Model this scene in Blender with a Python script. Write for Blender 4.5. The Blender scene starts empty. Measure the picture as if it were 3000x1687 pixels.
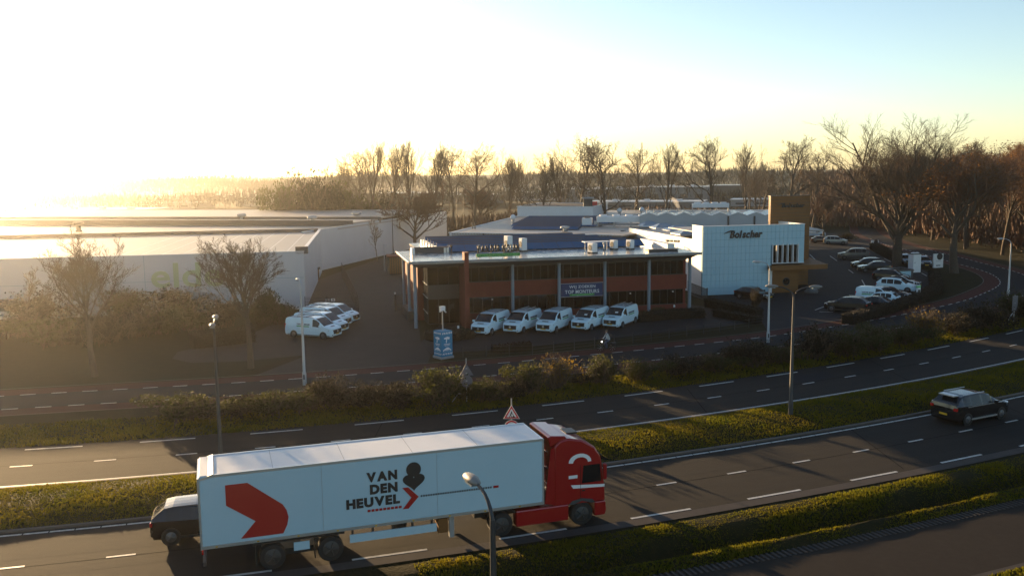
import bpy, math, random
import numpy as np
from mathutils import Vector, Matrix

# ------------------------------------------------------------------ camera, sky, sun, exposure
SC = bpy.context.scene
COL = SC.collection
FOC, PITCH, ROLL, CAMH = 2650.0, math.radians(7.31), math.radians(0.7), 15.0
SUN_AZ, SUN_EL = math.radians(-35.0), math.radians(6.6)      # azimuth from +Y towards +X
_fw = np.array([0, math.cos(PITCH), -math.sin(PITCH)]); _rt = np.array([1.0, 0, 0]); _up = np.cross(_rt, _fw)
_r2 = math.cos(ROLL) * _rt - math.sin(ROLL) * _up
_u2 = math.sin(ROLL) * _rt + math.cos(ROLL) * _up
cam_d = bpy.data.cameras.new('camera'); cam = bpy.data.objects.new('camera', cam_d); COL.objects.link(cam)
cam_d.sensor_width = 36.0; cam_d.lens = 36.0 * FOC / 3000.0; cam_d.clip_start = 0.5; cam_d.clip_end = 12000
cam.matrix_world = Matrix(((_r2[0], _u2[0], -_fw[0], 0), (_r2[1], _u2[1], -_fw[1], 0), (_r2[2], _u2[2], -_fw[2], CAMH), (0, 0, 0, 1)))
SC.camera = cam
world = bpy.data.worlds.new('World'); SC.world = world; world.use_nodes = True
wn = world.node_tree.nodes; wl = world.node_tree.links
for n in list(wn): wn.remove(n)
wo = wn.new('ShaderNodeOutputWorld'); wb = wn.new('ShaderNodeBackground'); ws = wn.new('ShaderNodeTexSky')
ws.sky_type = 'NISHITA'; ws.sun_disc = False; ws.sun_elevation = SUN_EL; ws.sun_rotation = SUN_AZ
ws.altitude = 0; ws.air_density = 0.78; ws.dust_density = 0.5; ws.ozone_density = 1.15
wb.inputs[1].default_value = 0.076
wl.new(ws.outputs[0], wb.inputs[0]); wl.new(wb.outputs[0], wo.inputs[0])
sun_d = bpy.data.lights.new('sun', 'SUN'); sun = bpy.data.objects.new('sun', sun_d); COL.objects.link(sun)
sun_d.energy = 5.0; sun_d.angle = math.radians(0.5); sun_d.color = (1.0, 0.67, 0.34)
_sd = Vector((math.sin(SUN_AZ) * math.cos(SUN_EL), math.cos(SUN_AZ) * math.cos(SUN_EL), math.sin(SUN_EL)))
sun.rotation_euler = _sd.to_track_quat('Z', 'Y').to_euler()
SC.render.engine = 'CYCLES'
SC.view_settings.view_transform = 'Standard'; SC.view_settings.look = 'None'
SC.view_settings.exposure = 1.8; SC.view_settings.gamma = 1.0; SC.view_settings.use_curve_mapping = False
cy = SC.cycles
cy.use_denoising = True; cy.max_bounces = 6; cy.diffuse_bounces = 2; cy.glossy_bounces = 2; cy.transmission_bounces = 3
cy.transparent_max_bounces = 6; cy.volume_bounces = 0; cy.caustics_reflective = False; cy.caustics_refractive = False
cy.sample_clamp_indirect = 4.0

# ------------------------------------------------------------------ helpers
PI = math.pi
rnd = random.Random(7)
nr = np.random.default_rng(11)

def G(u, v, z=0.0):
    """pixel of the 3000 px wide photograph -> point of the place at height z"""
    d = ((u - 1500) / FOC) * _r2 + ((843.5 - v) / FOC) * _u2 + _fw
    t = (z - CAMH) / d[2]
    return Vector((d[0] * t, d[1] * t, z))

def V3(p): return (float(p[0]), float(p[1]), float(p[2]))

class MB:
    def __init__(s): s.v = []; s.f = []
    def add(s, vs, fs):
        o = len(s.v); s.v += [V3(p) for p in vs]; s.f += [tuple(i + o for i in f) for f in fs]; return s
    def box(s, x0, x1, y0, y1, z0, z1):
        return s.add([(x0,y0,z0),(x1,y0,z0),(x1,y1,z0),(x0,y1,z0),(x0,y0,z1),(x1,y0,z1),(x1,y1,z1),(x0,y1,z1)],
                     [(0,3,2,1),(4,5,6,7),(0,1,5,4),(1,2,6,5),(2,3,7,6),(3,0,4,7)])
    def obox(s, c, sx, sy, sz, rz=0.0):
        ca, sa = math.cos(rz), math.sin(rz); vs = []
        for z in (0, sz):
            for x, y in ((-sx/2,-sy/2),(sx/2,-sy/2),(sx/2,sy/2),(-sx/2,sy/2)):
                vs.append((c[0]+x*ca-y*sa, c[1]+x*sa+y*ca, c[2]+z))
        return s.add(vs, [(0,3,2,1),(4,5,6,7),(0,1,5,4),(1,2,6,5),(2,3,7,6),(3,0,4,7)])
    def prism(s, poly, z0, z1):
        n = len(poly)
        vs = [(p[0],p[1],z0) for p in poly] + [(p[0],p[1],z1) for p in poly]
        return s.add(vs, [tuple(range(n-1,-1,-1)), tuple(range(n,2*n))] + [(i,(i+1)%n,(i+1)%n+n,i+n) for i in range(n)])
    def prism_y(s, poly, y0, y1):
        n = len(poly)
        vs = [(p[0],y0,p[1]) for p in poly] + [(p[0],y1,p[1]) for p in poly]
        return s.add(vs, [tuple(range(n)), tuple(range(2*n-1,n-1,-1))] + [(i,i+n,(i+1)%n+n,(i+1)%n) for i in range(n)])
    def prism_x(s, poly, x0, x1):
        n = len(poly)
        vs = [(x0,p[0],p[1]) for p in poly] + [(x1,p[0],p[1]) for p in poly]
        return s.add(vs, [tuple(range(n)), tuple(range(2*n-1,n-1,-1))] + [(i,i+n,(i+1)%n+n,(i+1)%n) for i in range(n)])
    def tube(s, pts, rads, n=8, cap=True):
        pts = [Vector(p) for p in pts]; o = len(s.v)
        if not isinstance(rads, (list, tuple)): rads = [rads]*len(pts)
        for i, p in enumerate(pts):
            d = (pts[min(i+1,len(pts)-1)] - pts[max(i-1,0)]).normalized()
            a = d.cross(Vector((0,0,1)) if abs(d.z) < .9 else Vector((1,0,0))).normalized(); b = d.cross(a)
            for k in range(n):
                t = 2*PI*k/n; s.v.append(V3(p + (a*math.cos(t) + b*math.sin(t))*rads[i]))
        for i in range(len(pts)-1):
            for k in range(n):
                s.f.append((o+i*n+k, o+i*n+(k+1)%n, o+(i+1)*n+(k+1)%n, o+(i+1)*n+k))
        if cap:
            s.f.append(tuple(o+k for k in range(n-1,-1,-1))); e = o+(len(pts)-1)*n; s.f.append(tuple(e+k for k in range(n)))
        return s
    def lathe(s, prof, n=16, c=(0,0,0), axis='z'):
        o = len(s.v)
        for r, h in prof:
            for k in range(n):
                t = 2*PI*k/n; a, b = r*math.cos(t), r*math.sin(t)
                q = (a,b,h) if axis == 'z' else ((a,h,b) if axis == 'y' else (h,a,b))
                s.v.append((c[0]+q[0], c[1]+q[1], c[2]+q[2]))
        for i in range(len(prof)-1):
            for k in range(n): s.f.append((o+i*n+k, o+i*n+(k+1)%n, o+(i+1)*n+(k+1)%n, o+(i+1)*n+k))
        s.f.append(tuple(o+k for k in range(n-1,-1,-1))); e = o+(len(prof)-1)*n; s.f.append(tuple(e+k for k in range(n)))
        return s
    def mesh(s, name):
        me = bpy.data.meshes.new(name); me.from_pydata(s.v, [], s.f); me.update(); return me
    def build(s, name, mat, parent=None, smooth=None, bevel=None):
        return link(name, s.mesh(name), mat, parent, smooth, bevel)

def link(name, me, mat=None, parent=None, smooth=None, bevel=None):
    if mat is not None and not me.materials: me.materials.append(mat)
    o = bpy.data.objects.new(name, me); COL.objects.link(o)
    if parent is not None: o.parent = parent
    if smooth is not None:
        me.polygons.foreach_set('use_smooth', [True]*len(me.polygons))
        if smooth < 180: me.set_sharp_from_angle(angle=math.radians(smooth))
    if bevel:
        b = o.modifiers.new('bevel', 'BEVEL'); b.width = bevel; b.segments = 2; b.limit_method = 'ANGLE'; b.angle_limit = math.radians(40)
    return o

def np_mesh(name, verts, faces, k):
    """verts (n,3), faces (m,k) -> mesh"""
    me = bpy.data.meshes.new(name); verts = np.asarray(verts, np.float32); faces = np.asarray(faces, np.int32)
    me.vertices.add(len(verts)); me.vertices.foreach_set('co', verts.ravel())
    me.loops.add(faces.size); me.loops.foreach_set('vertex_index', faces.ravel())
    me.polygons.add(len(faces)); me.polygons.foreach_set('loop_start', np.arange(0, faces.size, k, dtype=np.int32))
    me.update(calc_edges=True); me.validate(); return me

def tag(o, label=None, cat=None, group=None, kind=None):
    if label: o['label'] = label
    if cat: o['category'] = cat
    if group: o['group'] = group
    if kind: o['kind'] = kind
    return o
def thing(name, label, cat, loc=(0,0,0), rz=0.0, group=None):
    o = bpy.data.objects.new(name, None); COL.objects.link(o); o.empty_display_size = .3
    o.location = loc; o.rotation_euler = (0,0,rz); return tag(o, label, cat, group)
def struct(name, mb, mat, parent=None, smooth=None):
    o = mb.build(name, mat, parent, smooth) if isinstance(mb, MB) else link(name, mb, mat, parent, smooth)
    if parent is None: o['kind'] = 'structure'
    return o
def copy_tree(o, parent=None):
    c = o.copy(); COL.objects.link(c); c.parent = parent
    for ch in list(o.children): copy_tree(ch, c)
    return c
def place(o, loc, rz, scale=1.0):
    o.location = loc; o.rotation_euler = (0,0,rz); o.scale = (scale,)*3 if not isinstance(scale, tuple) else scale; return o

# ------------------------------------------------------------------ materials
def _n(nt, t, **kw):
    n = nt.nodes.new(t)
    for k, v in kw.items(): setattr(n, k, v)
    return n
def M(name, col, rough=0.6, metal=0.0, col2=None, scale=2.0, amt=0.5, bump=0.0, bscale=None, pos=False, spec=0.5, coat=0.0,
      rough2=None, detail=5.0, emit=None, scale2=None, stretch=None):
    m = bpy.data.materials.new(name); m.use_nodes = True; nt = m.node_tree; b = nt.nodes['Principled BSDF']
    b.inputs['Base Color'].default_value = (*col, 1); b.inputs['Roughness'].default_value = rough
    b.inputs['Metallic'].default_value = metal; b.inputs['Specular IOR Level'].default_value = spec
    b.inputs['Coat Weight'].default_value = coat; b.inputs['Coat Roughness'].default_value = .08
    if emit: b.inputs['Emission Color'].default_value = (*emit[0],1); b.inputs['Emission Strength'].default_value = emit[1]
    if col2 is None and not bump and rough2 is None: return m
    if pos: co = _n(nt, 'ShaderNodeNewGeometry').outputs['Position']
    else: co = _n(nt, 'ShaderNodeTexCoord').outputs['Object']
    if stretch:
        mp = _n(nt, 'ShaderNodeMapping'); mp.inputs['Scale'].default_value = stretch; nt.links.new(co, mp.inputs[0]); co = mp.outputs[0]
    def noise(sc, det):
        t = _n(nt, 'ShaderNodeTexNoise'); t.inputs['Scale'].default_value = sc; t.inputs['Detail'].default_value = det
        t.inputs['Roughness'].default_value = .65; nt.links.new(co, t.inputs['Vector']); return t.outputs['Fac']
    fac = noise(scale, detail)
    if scale2:
        a = _n(nt, 'ShaderNodeMath', operation='MULTIPLY_ADD'); nt.links.new(noise(scale2, 3.0), a.inputs[0]); a.inputs[1].default_value = .6
        a2 = _n(nt, 'ShaderNodeMath', operation='MULTIPLY'); nt.links.new(fac, a2.inputs[0]); a2.inputs[1].default_value = .4
        nt.links.new(a2.outputs[0], a.inputs[2]); fac = a.outputs[0]
    mr = _n(nt, 'ShaderNodeMapRange'); mr.inputs['From Min'].default_value = .5 - .5*(1-amt) - .02; mr.inputs['From Max'].default_value = .5 + .5*(1-amt) + .02
    nt.links.new(fac, mr.inputs['Value'])
    if col2 is not None:
        mx = _n(nt, 'ShaderNodeMix', data_type='RGBA'); mx.inputs[6].default_value = (*col,1); mx.inputs[7].default_value = (*col2,1)
        nt.links.new(mr.outputs[0], mx.inputs[0]); nt.links.new(mx.outputs[2], b.inputs['Base Color'])
    if rough2 is not None:
        r = _n(nt, 'ShaderNodeMapRange'); r.inputs['To Min'].default_value = rough; r.inputs['To Max'].default_value = rough2
        nt.links.new(mr.outputs[0], r.inputs['Value']); nt.links.new(r.outputs[0], b.inputs['Roughness'])
    if bump:
        bp = _n(nt, 'ShaderNodeBump'); bp.inputs['Strength'].default_value = min(1.0, bump); bp.inputs['Distance'].default_value = .05*max(1, bump)
        nt.links.new(noise(bscale or scale*4, 4.0), bp.inputs['Height']); nt.links.new(bp.outputs[0], b.inputs['Normal'])
    return m
def translucent(m, amt):
    nt = m.node_tree; b = nt.nodes['Principled BSDF']; t = _n(nt, 'ShaderNodeBsdfTranslucent'); x = _n(nt, 'ShaderNodeMixShader'); x.inputs[0].default_value = amt
    src = b.inputs['Base Color'].links
    g = _n(nt, 'ShaderNodeMix', data_type='RGBA', blend_type='MULTIPLY'); g.inputs[0].default_value = 1.0; g.inputs[7].default_value = (1.9,1.9,1.2,1)
    if src: nt.links.new(src[0].from_socket, g.inputs[6])
    else: g.inputs[6].default_value = b.inputs['Base Color'].default_value
    nt.links.new(g.outputs[2], t.inputs[0]); nt.links.new(b.outputs[0], x.inputs[1]); nt.links.new(t.outputs[0], x.inputs[2]); nt.links.new(x.outputs[0], nt.nodes['Material Output'].inputs[0]); return m
def glass(name, tint=(.30,.33,.35), rough=0.02):
    m = bpy.data.materials.new(name); m.use_nodes = True; nt = m.node_tree; nt.nodes.remove(nt.nodes['Principled BSDF'])
    t = _n(nt, 'ShaderNodeBsdfTransparent'); t.inputs[0].default_value = (*tint,1)
    g = _n(nt, 'ShaderNodeBsdfGlossy'); g.inputs['Roughness'].default_value = rough; g.inputs[0].default_value = (.9,.95,1,1)
    f = _n(nt, 'ShaderNodeFresnel'); f.inputs[0].default_value = 1.5
    x = _n(nt, 'ShaderNodeMixShader'); nt.links.new(f.outputs[0], x.inputs[0]); nt.links.new(t.outputs[0], x.inputs[1]); nt.links.new(g.outputs[0], x.inputs[2])
    nt.links.new(x.outputs[0], nt.nodes['Material Output'].inputs[0]); return m

m_grass = M('grass_ground', (.009,.012,.004), .95, col2=(.028,.023,.007), scale=2.2, scale2=.35, bump=1.0, bscale=9, pos=True, spec=.1)
m_blade = M('grass_blades', (.036,.062,.005), .8, col2=(.160,.118,.013), scale=2.2, scale2=.28, amt=.55, pos=True, spec=.12)
m_lawn = M('lawn', (.011,.017,.006), .95, col2=(.025,.025,.010), scale=1.2, bump=.8, bscale=8, pos=True, spec=.1)
m_far = M('far_land', (.030,.034,.018), .95, col2=(.055,.045,.028), scale=.02, pos=True, spec=.1)
m_asph = M('asphalt', (.0135,.0128,.0120), .92, col2=(.0215,.0198,.0182), scale=.5, scale2=2.6, amt=.3, bump=.25, bscale=60, pos=True, spec=.17, stretch=(.45,1.5,1))
m_track = M('worn_asphalt', (.0165,.0155,.0145), .92, col2=(.022,.0205,.019), scale=.5, scale2=2.6, amt=.3, bump=.2, bscale=60, pos=True, spec=.17, stretch=(.45,1.5,1))
m_tar = M('tar_seam', (.006,.006,.006), .9, spec=.03)
m_asph2 = M('service_asphalt', (.026,.0225,.020), .92, col2=(.038,.033,.029), scale=.8, scale2=3, bump=.25, bscale=60, pos=True, spec=.06)
m_local = M('local_asphalt', (.014,.0155,.019), .78, col2=(.021,.022,.025), scale=.6, bump=.2, bscale=40, pos=True, spec=.07)
m_red = M('red_asphalt', (.050,.011,.008), .85, col2=(.068,.018,.013), scale=.7, bump=.2, bscale=40, pos=True, spec=.15)
m_pave = M('brick_paving', (.025,.0255,.027), .8, col2=(.038,.037,.037), scale=.5, bump=.25, bscale=14, pos=True, spec=.07)
m_lot = M('lot_paving', (.021,.0225,.026), .8, col2=(.031,.032,.035), scale=.4, bump=.25, bscale=14, pos=True, spec=.07)
m_kerb = M('concrete_kerb', (.12,.105,.095), .85, col2=(.08,.07,.064), scale=1.5, pos=True, spec=.3)
m_strip = M('edge_concrete', (.075,.066,.062), .85, col2=(.05,.045,.042), scale=1.2, pos=True, spec=.1)
m_signback = M('sign_back', (.13,.12,.13), .6)
m_paint = M('road_paint', (.62,.62,.60), .6, col2=(.24,.24,.23), scale=5.0, amt=.45, pos=True)
m_white = M('white_sheet', (.74,.75,.76), .5, col2=(.68,.68,.68), scale=.6)
m_whitewall = M('warehouse_wall', (.50,.53,.56), .6, col2=(.43,.45,.47), scale=.15, pos=True)
m_roofpale = M('pale_roof', (.34,.31,.275), .6, col2=(.25,.225,.195), scale=.12, scale2=.6, amt=.4, pos=True, rough2=.35)
m_roofwet = M('wet_roof', (.20,.20,.205), .05, col2=(.34,.33,.315), scale=.35, scale2=1.3, amt=.6, pos=True, rough2=.36, spec=.8)
m_roofdark = M('dark_roof', (.065,.065,.07), .75, col2=(.10,.095,.09), scale=.2, pos=True)
m_brick = M('red_brick', (.150,.024,.015), .85, col2=(.180,.034,.021), scale=1.2, bump=.3, bscale=25)
m_trailer = M('trailer_white_shade_blue', (.42,.57,.64), .4, col2=(.38,.53,.60), scale=.4)  # white trailer, bluish cast of the shade mixed into its base colour
m_fascia = M('grey_fascia', (.040,.042,.046), .55, col2=(.050,.052,.056), scale=.8)
m_steelblue = M('blue_grey_steel', (.20,.25,.30), .45, col2=(.16,.20,.25), scale=.8)
m_frame = M('dark_frame', (.022,.022,.024), .45)
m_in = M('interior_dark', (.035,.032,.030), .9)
m_blind = M('blind_fabric', (.30,.24,.15), .9)
m_glass = glass('window_glass', (.26,.27,.28))
m_cglass = M('car_glass', (.008,.010,.012), .05, spec=.45)
m_solar = M('solar_panel', (.010,.085,.190), .4, col2=(.013,.10,.22), scale=1.2, spec=.10)
m_alu = M('aluminium', (.62,.62,.62), .35, metal=.8)
m_galv = M('galvanised_steel', (.42,.43,.44), .45, metal=.5, col2=(.34,.35,.36), scale=3)
m_lamphead = M('lamp_head_grey', (.20,.19,.175), .5)
m_dark = M('dark_metal', (.028,.028,.030), .5)
m_black = M('black_plastic', (.012,.012,.013), .45)
m_panel = M('cladding_panel_shade_blue', (.34,.54,.63), .42, col2=(.31,.50,.59), scale=.5, pos=True)  # white facade panels, teal of their shaded side put into the base colour
m_joint = M('panel_joint', (.11,.23,.29), .8)
m_clad = M('ribbed_cladding', (.42,.45,.47), .55, col2=(.36,.39,.41), scale=.3, pos=True)
m_wood = M('brown_timber_cladding', (.185,.072,.008), .65, col2=(.140,.052,.006), scale=1.0, stretch=(.3,.3,5))
m_sky = M('skylight_plastic', (.20,.25,.30), .25, col2=(.26,.31,.36), scale=.6)
m_van = M('white_paint_shade_blue', (.66,.82,.88), .28, coat=.6)  # white bodywork with the blue of the shade added to the colour
m_carblack = M('black_paint', (.008,.008,.009), .22, coat=.8)
m_cardark = M('dark_blue_paint', (.012,.014,.020), .25, coat=.8)
m_cargrey = M('grey_paint', (.09,.095,.10), .3, metal=.4, coat=.6)
m_carsilver = M('silver_paint', (.25,.27,.28), .3, metal=.5, coat=.6)
m_carred = M('maroon_paint', (.06,.008,.010), .25, coat=.8)
m_tyre = M('tyre_rubber', (.012,.012,.012), .85)
m_rim = M('rim_alloy', (.11,.11,.115), .4, metal=.6)
m_tail = M('tail_lamp', (.45,.012,.008), .2, coat=.5)
m_head = M('head_lamp', (.55,.58,.60), .12, coat=.8)
m_plate = M('yellow_plate', (.62,.36,.01), .5)
m_ink = M('black_ink', (.012,.013,.015), .5)
m_inkg = M('dark_grey_ink', (.07,.08,.085), .5)
m_green = M('green_print', (.06,.30,.04), .5)
m_greenlet = M('pale_green_letters', (.30,.38,.22), .6)
m_greenboard = M('green_board', (.012,.20,.018), .5)
m_greenlit = M('light_green_text', (.16,.52,.20), .6)
m_navy = M('navy_banner', (.010,.026,.095), .6, col2=(.013,.032,.11), scale=1)
m_text = M('white_text', (.62,.66,.70), .6)
m_redp = M('red_paint', (.30,.006,.007), .3, coat=.6)
m_redg = M('red_graphic', (.36,.004,.004), .45)
m_signred = M('sign_red', (.55,.02,.02), .4)
m_signwhite = M('sign_white', (.75,.75,.74), .4)
m_bluebox = M('blue_wrap', (.008,.20,.36), .45)
m_pole = M('pale_pole', (.40,.41,.42), .45, metal=.4)
m_polek = M('dark_pole', (.045,.045,.048), .5, metal=.3)
m_bark = M('bark', (.085,.065,.046), .9, col2=(.045,.034,.025), scale=6, bump=.5)
m_twig = M('twigs', (.060,.042,.027), .9, col2=(.078,.053,.031), scale=3)
m_twigr = M('red_brown_twigs', (.085,.042,.024), .9, col2=(.105,.054,.029), scale=3)
m_leafbr = M('brown_leaves', (.115,.050,.015), .85, col2=(.058,.030,.012), scale=1.1, amt=.5)
m_leafgr = M('green_leaves', (.018,.026,.006), .75, col2=(.044,.040,.009), scale=1.4, amt=.45)
m_leafdk = M('dark_leaves', (.008,.009,.004), .8, col2=(.018,.013,.006), scale=1.4, amt=.45)
m_leafrd = M('reddish_leaves', (.026,.010,.005), .85, col2=(.012,.007,.004), scale=1.4, amt=.45)
m_leafye = M('yellow_leaves', (.13,.085,.014), .8, col2=(.06,.04,.010), scale=1.4, amt=.45)
m_hedge = M('hedge_leaves', (.011,.011,.005), .85, col2=(.024,.016,.008), scale=3, amt=.4)
m_stone = M('boulder', (.16,.155,.15), .85, col2=(.10,.10,.095), scale=3, bump=.5)
for _m in (m_blade, m_leafbr, m_leafgr, m_leafdk, m_leafrd, m_leafye): translucent(_m, .45)
m_rimdark = M('dark_rim', (.05,.05,.05), .5, metal=.5)

# ------------------------------------------------------------------ roads and ground
def curve(pts, deg=2):
    p = np.array(pts); c = np.polyfit(p[:,0], p[:,1], deg); a, b = -48.0, 82.0
    d = np.polyder(c)
    def f(x):
        if x < a: return float(np.polyval(c, a) + np.polyval(d, a)*(x-a))
        if x > b: return float(np.polyval(c, b) + np.polyval(d, b)*(x-b))
        return float(np.polyval(c, x))
    return f
nearU = curve([(-21.5,36.6),(-18.4,37.4),(-16.3,38.0),(4.6,44.7),(8.9,46.3),(12.9,47.9),(18.0,50.2),(21.7,51.8),(25.6,53.8),(33.7,58.2)])
nearC = curve([(-19.9,33.4),(-16.2,34.4),(6.5,41.9),(10.2,43.2),(13.8,44.7),(17.4,46.3),(21.0,47.8),(24.6,49.6),(28.0,51.5)])
nearL = curve([(-9.8,32.8),(-4.7,34.4),(1.0,36.3),(6.4,38.3),(12.3,40.5),(17.8,42.9),(23.3,45.3),(27.4,47.4)])
farT = curve([(-21.6,49.9),(-15.8,51.3),(-10.1,53.0),(-4.5,54.8),(1.0,56.7),(6.5,58.9),(11.8,61.2),(22.4,66.5),(27.5,69.3),(32.4,72.3),(37.2,75.3),(42.0,78.5)])
farC = curve([(-25.9,45.9),(-21.8,46.8),(-17.9,47.7),(-14.0,48.7),(1.4,53.7),(4.9,55.0),(8.6,56.5),(26.5,65.3),(33.0,69.1),(39.5,73.2),(42.7,75.3)])
farB = curve([(-25.1,42.6),(-22.2,43.4),(-16.3,44.7),(3.7,51.2),(10.3,53.8),(15.0,55.8),(17.9,57.3),(22.5,59.3),(31.2,64.1),(40.2,69.7)])
svcT = curve([(5.2,32.1),(9.1,33.4),(13.0,35.1),(17.8,37.2),(23.2,39.5)])
def off(f, d):      # parallel curve, d metres to the far side
    def g(x):
        s = f(x+.5) - f(x-.5); return f(x) + d*math.sqrt(1+s*s)
    return g
XS = [-140,-110,-85,-65] + [-50 + 2.0*i for i in range(67)] + [95,115,140,180]
def strip(f0, f1, z0, z1, xs=XS, rows=1):
    mb = MB()
    for x in xs:
        for r in range(rows+1):
            t = r/rows; mb.v.append((x, f0(x)*(1-t)+f1(x)*t, z0*(1-t)+z1*t))
    k = rows+1
    for i in range(len(xs)-1):
        for r in range(rows): mb.f.append((i*k+r, (i+1)*k+r, (i+1)*k+r+1, i*k+r+1))
    return mb

# far land, one sheet to the horizon, starts at the verge of the near carriageway
nearEdge = off(nearL, -1.05)
gm = MB(); gx = [-3000,-1500,-700,-300] + XS + [300,700,1500,3000]; gys = [0,12,30,60,110,200,400,900,2000,5000]
for x in gx:
    y0 = nearEdge(x)
    for q in gys: gm.v.append((x, y0+q, -.03))
k = len(gys)
for i in range(len(gx)-1):
    for r in range(k-1): gm.f.append((i*k+r,(i+1)*k+r,(i+1)*k+r+1,i*k+r+1))
ground = struct('ground', gm, m_grass)
nm = MB()
prof = [(0,-.02),(.45,.02),(.95,.0),(1.35,-.08),(1.8,-.42),(2.15,-.60),(2.4,-.58),(2.7,-.28),(2.95,-.14),(3.2,-.21),(3.5,-.31),(3.65,-.315)]
vx = [-140,-110,-85,-65] + [-50+.6*i for i in range(222)] + [95,115,140,180]
for x in vx:
    s = nearEdge(x+.5)-nearEdge(x-.5); L = math.sqrt(1+s*s); nx_, ny_ = s/L, -1/L; y = nearEdge(x)
    for i, (d, z) in enumerate(prof):
        w = 0 if i in (0, len(prof)-1) else 1
        nm.v.append((x+nx_*d, y+ny_*d, z + w*.02*math.sin(x*1.7+d*3)+w*.02*math.sin(x*.61+d*2.1)))
k = len(prof)
for i in range(len(vx)-1):
    for r in range(k-1): nm.f.append((i*k+r, i*k+r+1, (i+1)*k+r+1, (i+1)*k+r))
verge = struct('ditch_verge', nm, m_grass, smooth=180)
def svcEdge(x): return off(nearEdge, -3.65)(x)
fm = strip(lambda x: -150.0, lambda x: svcEdge(x)+.4, -.36, -.36)
struct('near_ground', fm, m_grass)
svcN = off(svcEdge, -4.9)
svc = struct('service_road', strip(svcN, svcEdge, -.31, -.31), m_asph2)
eb = MB(); x = -12.0
while x < 40:
    y = svcEdge(x); a = math.atan2(svcEdge(x+.5)-svcEdge(x-.5), 1)
    eb.obox((x+.25*math.sin(a), y-.25*math.cos(a), -.308), .10, .55, .03, a); x += .24
o = eb.build('edge_grid_blocks', m_strip, svc); o['kind'] = 'stuff'
strip(svcN, off(svcN, .25), -.305, -.305).build('edge_strip', m_strip, svc)

near = struct('near_carriageway', strip(off(nearL, -.15), off(nearU, .30), .0, .0), m_asph)
strip(off(nearEdge,.25), off(nearL, -.15), .0, .004).build('concrete_edge_strip', m_strip, near)
far = struct('far_carriageway', strip(off(farB, -.30), off(farT, .55), .0, .0), m_asph)
strip(farB, off(farB, .14), .005, .005).build('edge_line', m_paint, far)

def dash_mesh(name, L, w):
    return MB().box(-L/2, L/2, -w/2, w/2, 0, .006).mesh(name)
def dashes(f, xs_start, period, L, w, road, x_end, me, z=.003):
    x = xs_start
    while x < x_end:
        s = f(x+.5)-f(x-.5); a = math.atan(s)
        xc = x + L/2*math.cos(a); o = link('road_marking', me, m_paint, road)
        o.location = (xc, f(xc), z); o.rotation_euler = (0,0,math.atan(f(xc+.5)-f(xc-.5)))
        x += period*math.cos(a)
d3 = dash_mesh('marking_three', 3.0, .15); d1 = dash_mesh('marking_one', 1.1, .13); dk = dash_mesh('marking_block', .97, .14); dl = dash_mesh('marking_local', 1.0, .12)
dashes(farT, -33.2, 6.02, 3.0, .15, far, 70, d3)
dashes(farC, -34.6, 4.12, 1.1, .13, far, 60, d1)
dashes(nearC, -24.15, 4.04, 1.1, .13, near, 52, d1)
dashes(nearL, -18.05, 6.02, 3.0, .17, near, 52, d3)
dashes(nearU, -32.0, 1.03, .97, .14, near, 48, dk)
# worn wheel tracks and tar seams
def mid(f, g, t): return lambda x: f(x)*(1-t)+g(x)*t
for road, f, g in ((near,nearL,nearC),(near,nearC,nearU),(far,farB,farC),(far,farC,farT)):
    for t in (.27,.73):
        c = mid(f, g, t); strip(off(c,-.22), off(c,.22), .0015, .0015).build('wheel_track', m_track, road)
for road, f, g, t in ((near,nearL,nearC,.97),(far,farC,farT,.05)):
    c = mid(f, g, t); strip(c, off(c,.05), .0022, .0022).build('tar_seam', m_tar, road)
for road, f, g, xs in ((near,nearL,nearU,(3.0,19.5,31)),(far,farB,farT,(-8,12,28,41))):
    for x in xs: strip(mid(f,g,.02), mid(f,g,.98), .0026, .0026, [x,x+.05]).build('tar_seam', m_tar, road)
for road, f, g, x, t0, t1, L in ((far,farB,farT,20.0,.58,.86,3.4),):
    strip(mid(f,g,t0), mid(f,g,t1), .0024, .0024, [x,x+L/2,x+L]).build('repair_patch', m_local, road)
# kerbs of the median, real steps
def kerb(f, side, road):
    strip(f, off(f, side*.18), .10, .10).build('kerb_top', m_kerb, road)
    strip(f, f, -.02, .10).build('kerb_face', m_kerb, road)
kerb(off(nearU, .30), 1, near); kerb(off(farB, -.30), -1, far)
# median
mx_ = [-140,-110,-85,-65] + [-50+.8*i for i in range(166)] + [95,115,140,180]
mm = MB(); R = 10
for x in mx_:
    a, b = off(nearU, .48)(x), off(farB, -.48)(x)
    for r in range(R+1):
        t = r/R; e = 4*t*(1-t)
        mm.v.append((x, a+(b-a)*t, .085 + .22*e + (.012*math.sin(x*1.3+t*7)+.010*math.sin(x*.5-t*11))*min(1, 3*e) - .01))
for i in range(len(mx_)-1):
    for r in range(R): mm.f.append((i*(R+1)+r,(i+1)*(R+1)+r,(i+1)*(R+1)+r+1,i*(R+1)+r+1))
struct('median', mm, m_grass, smooth=180)

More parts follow.
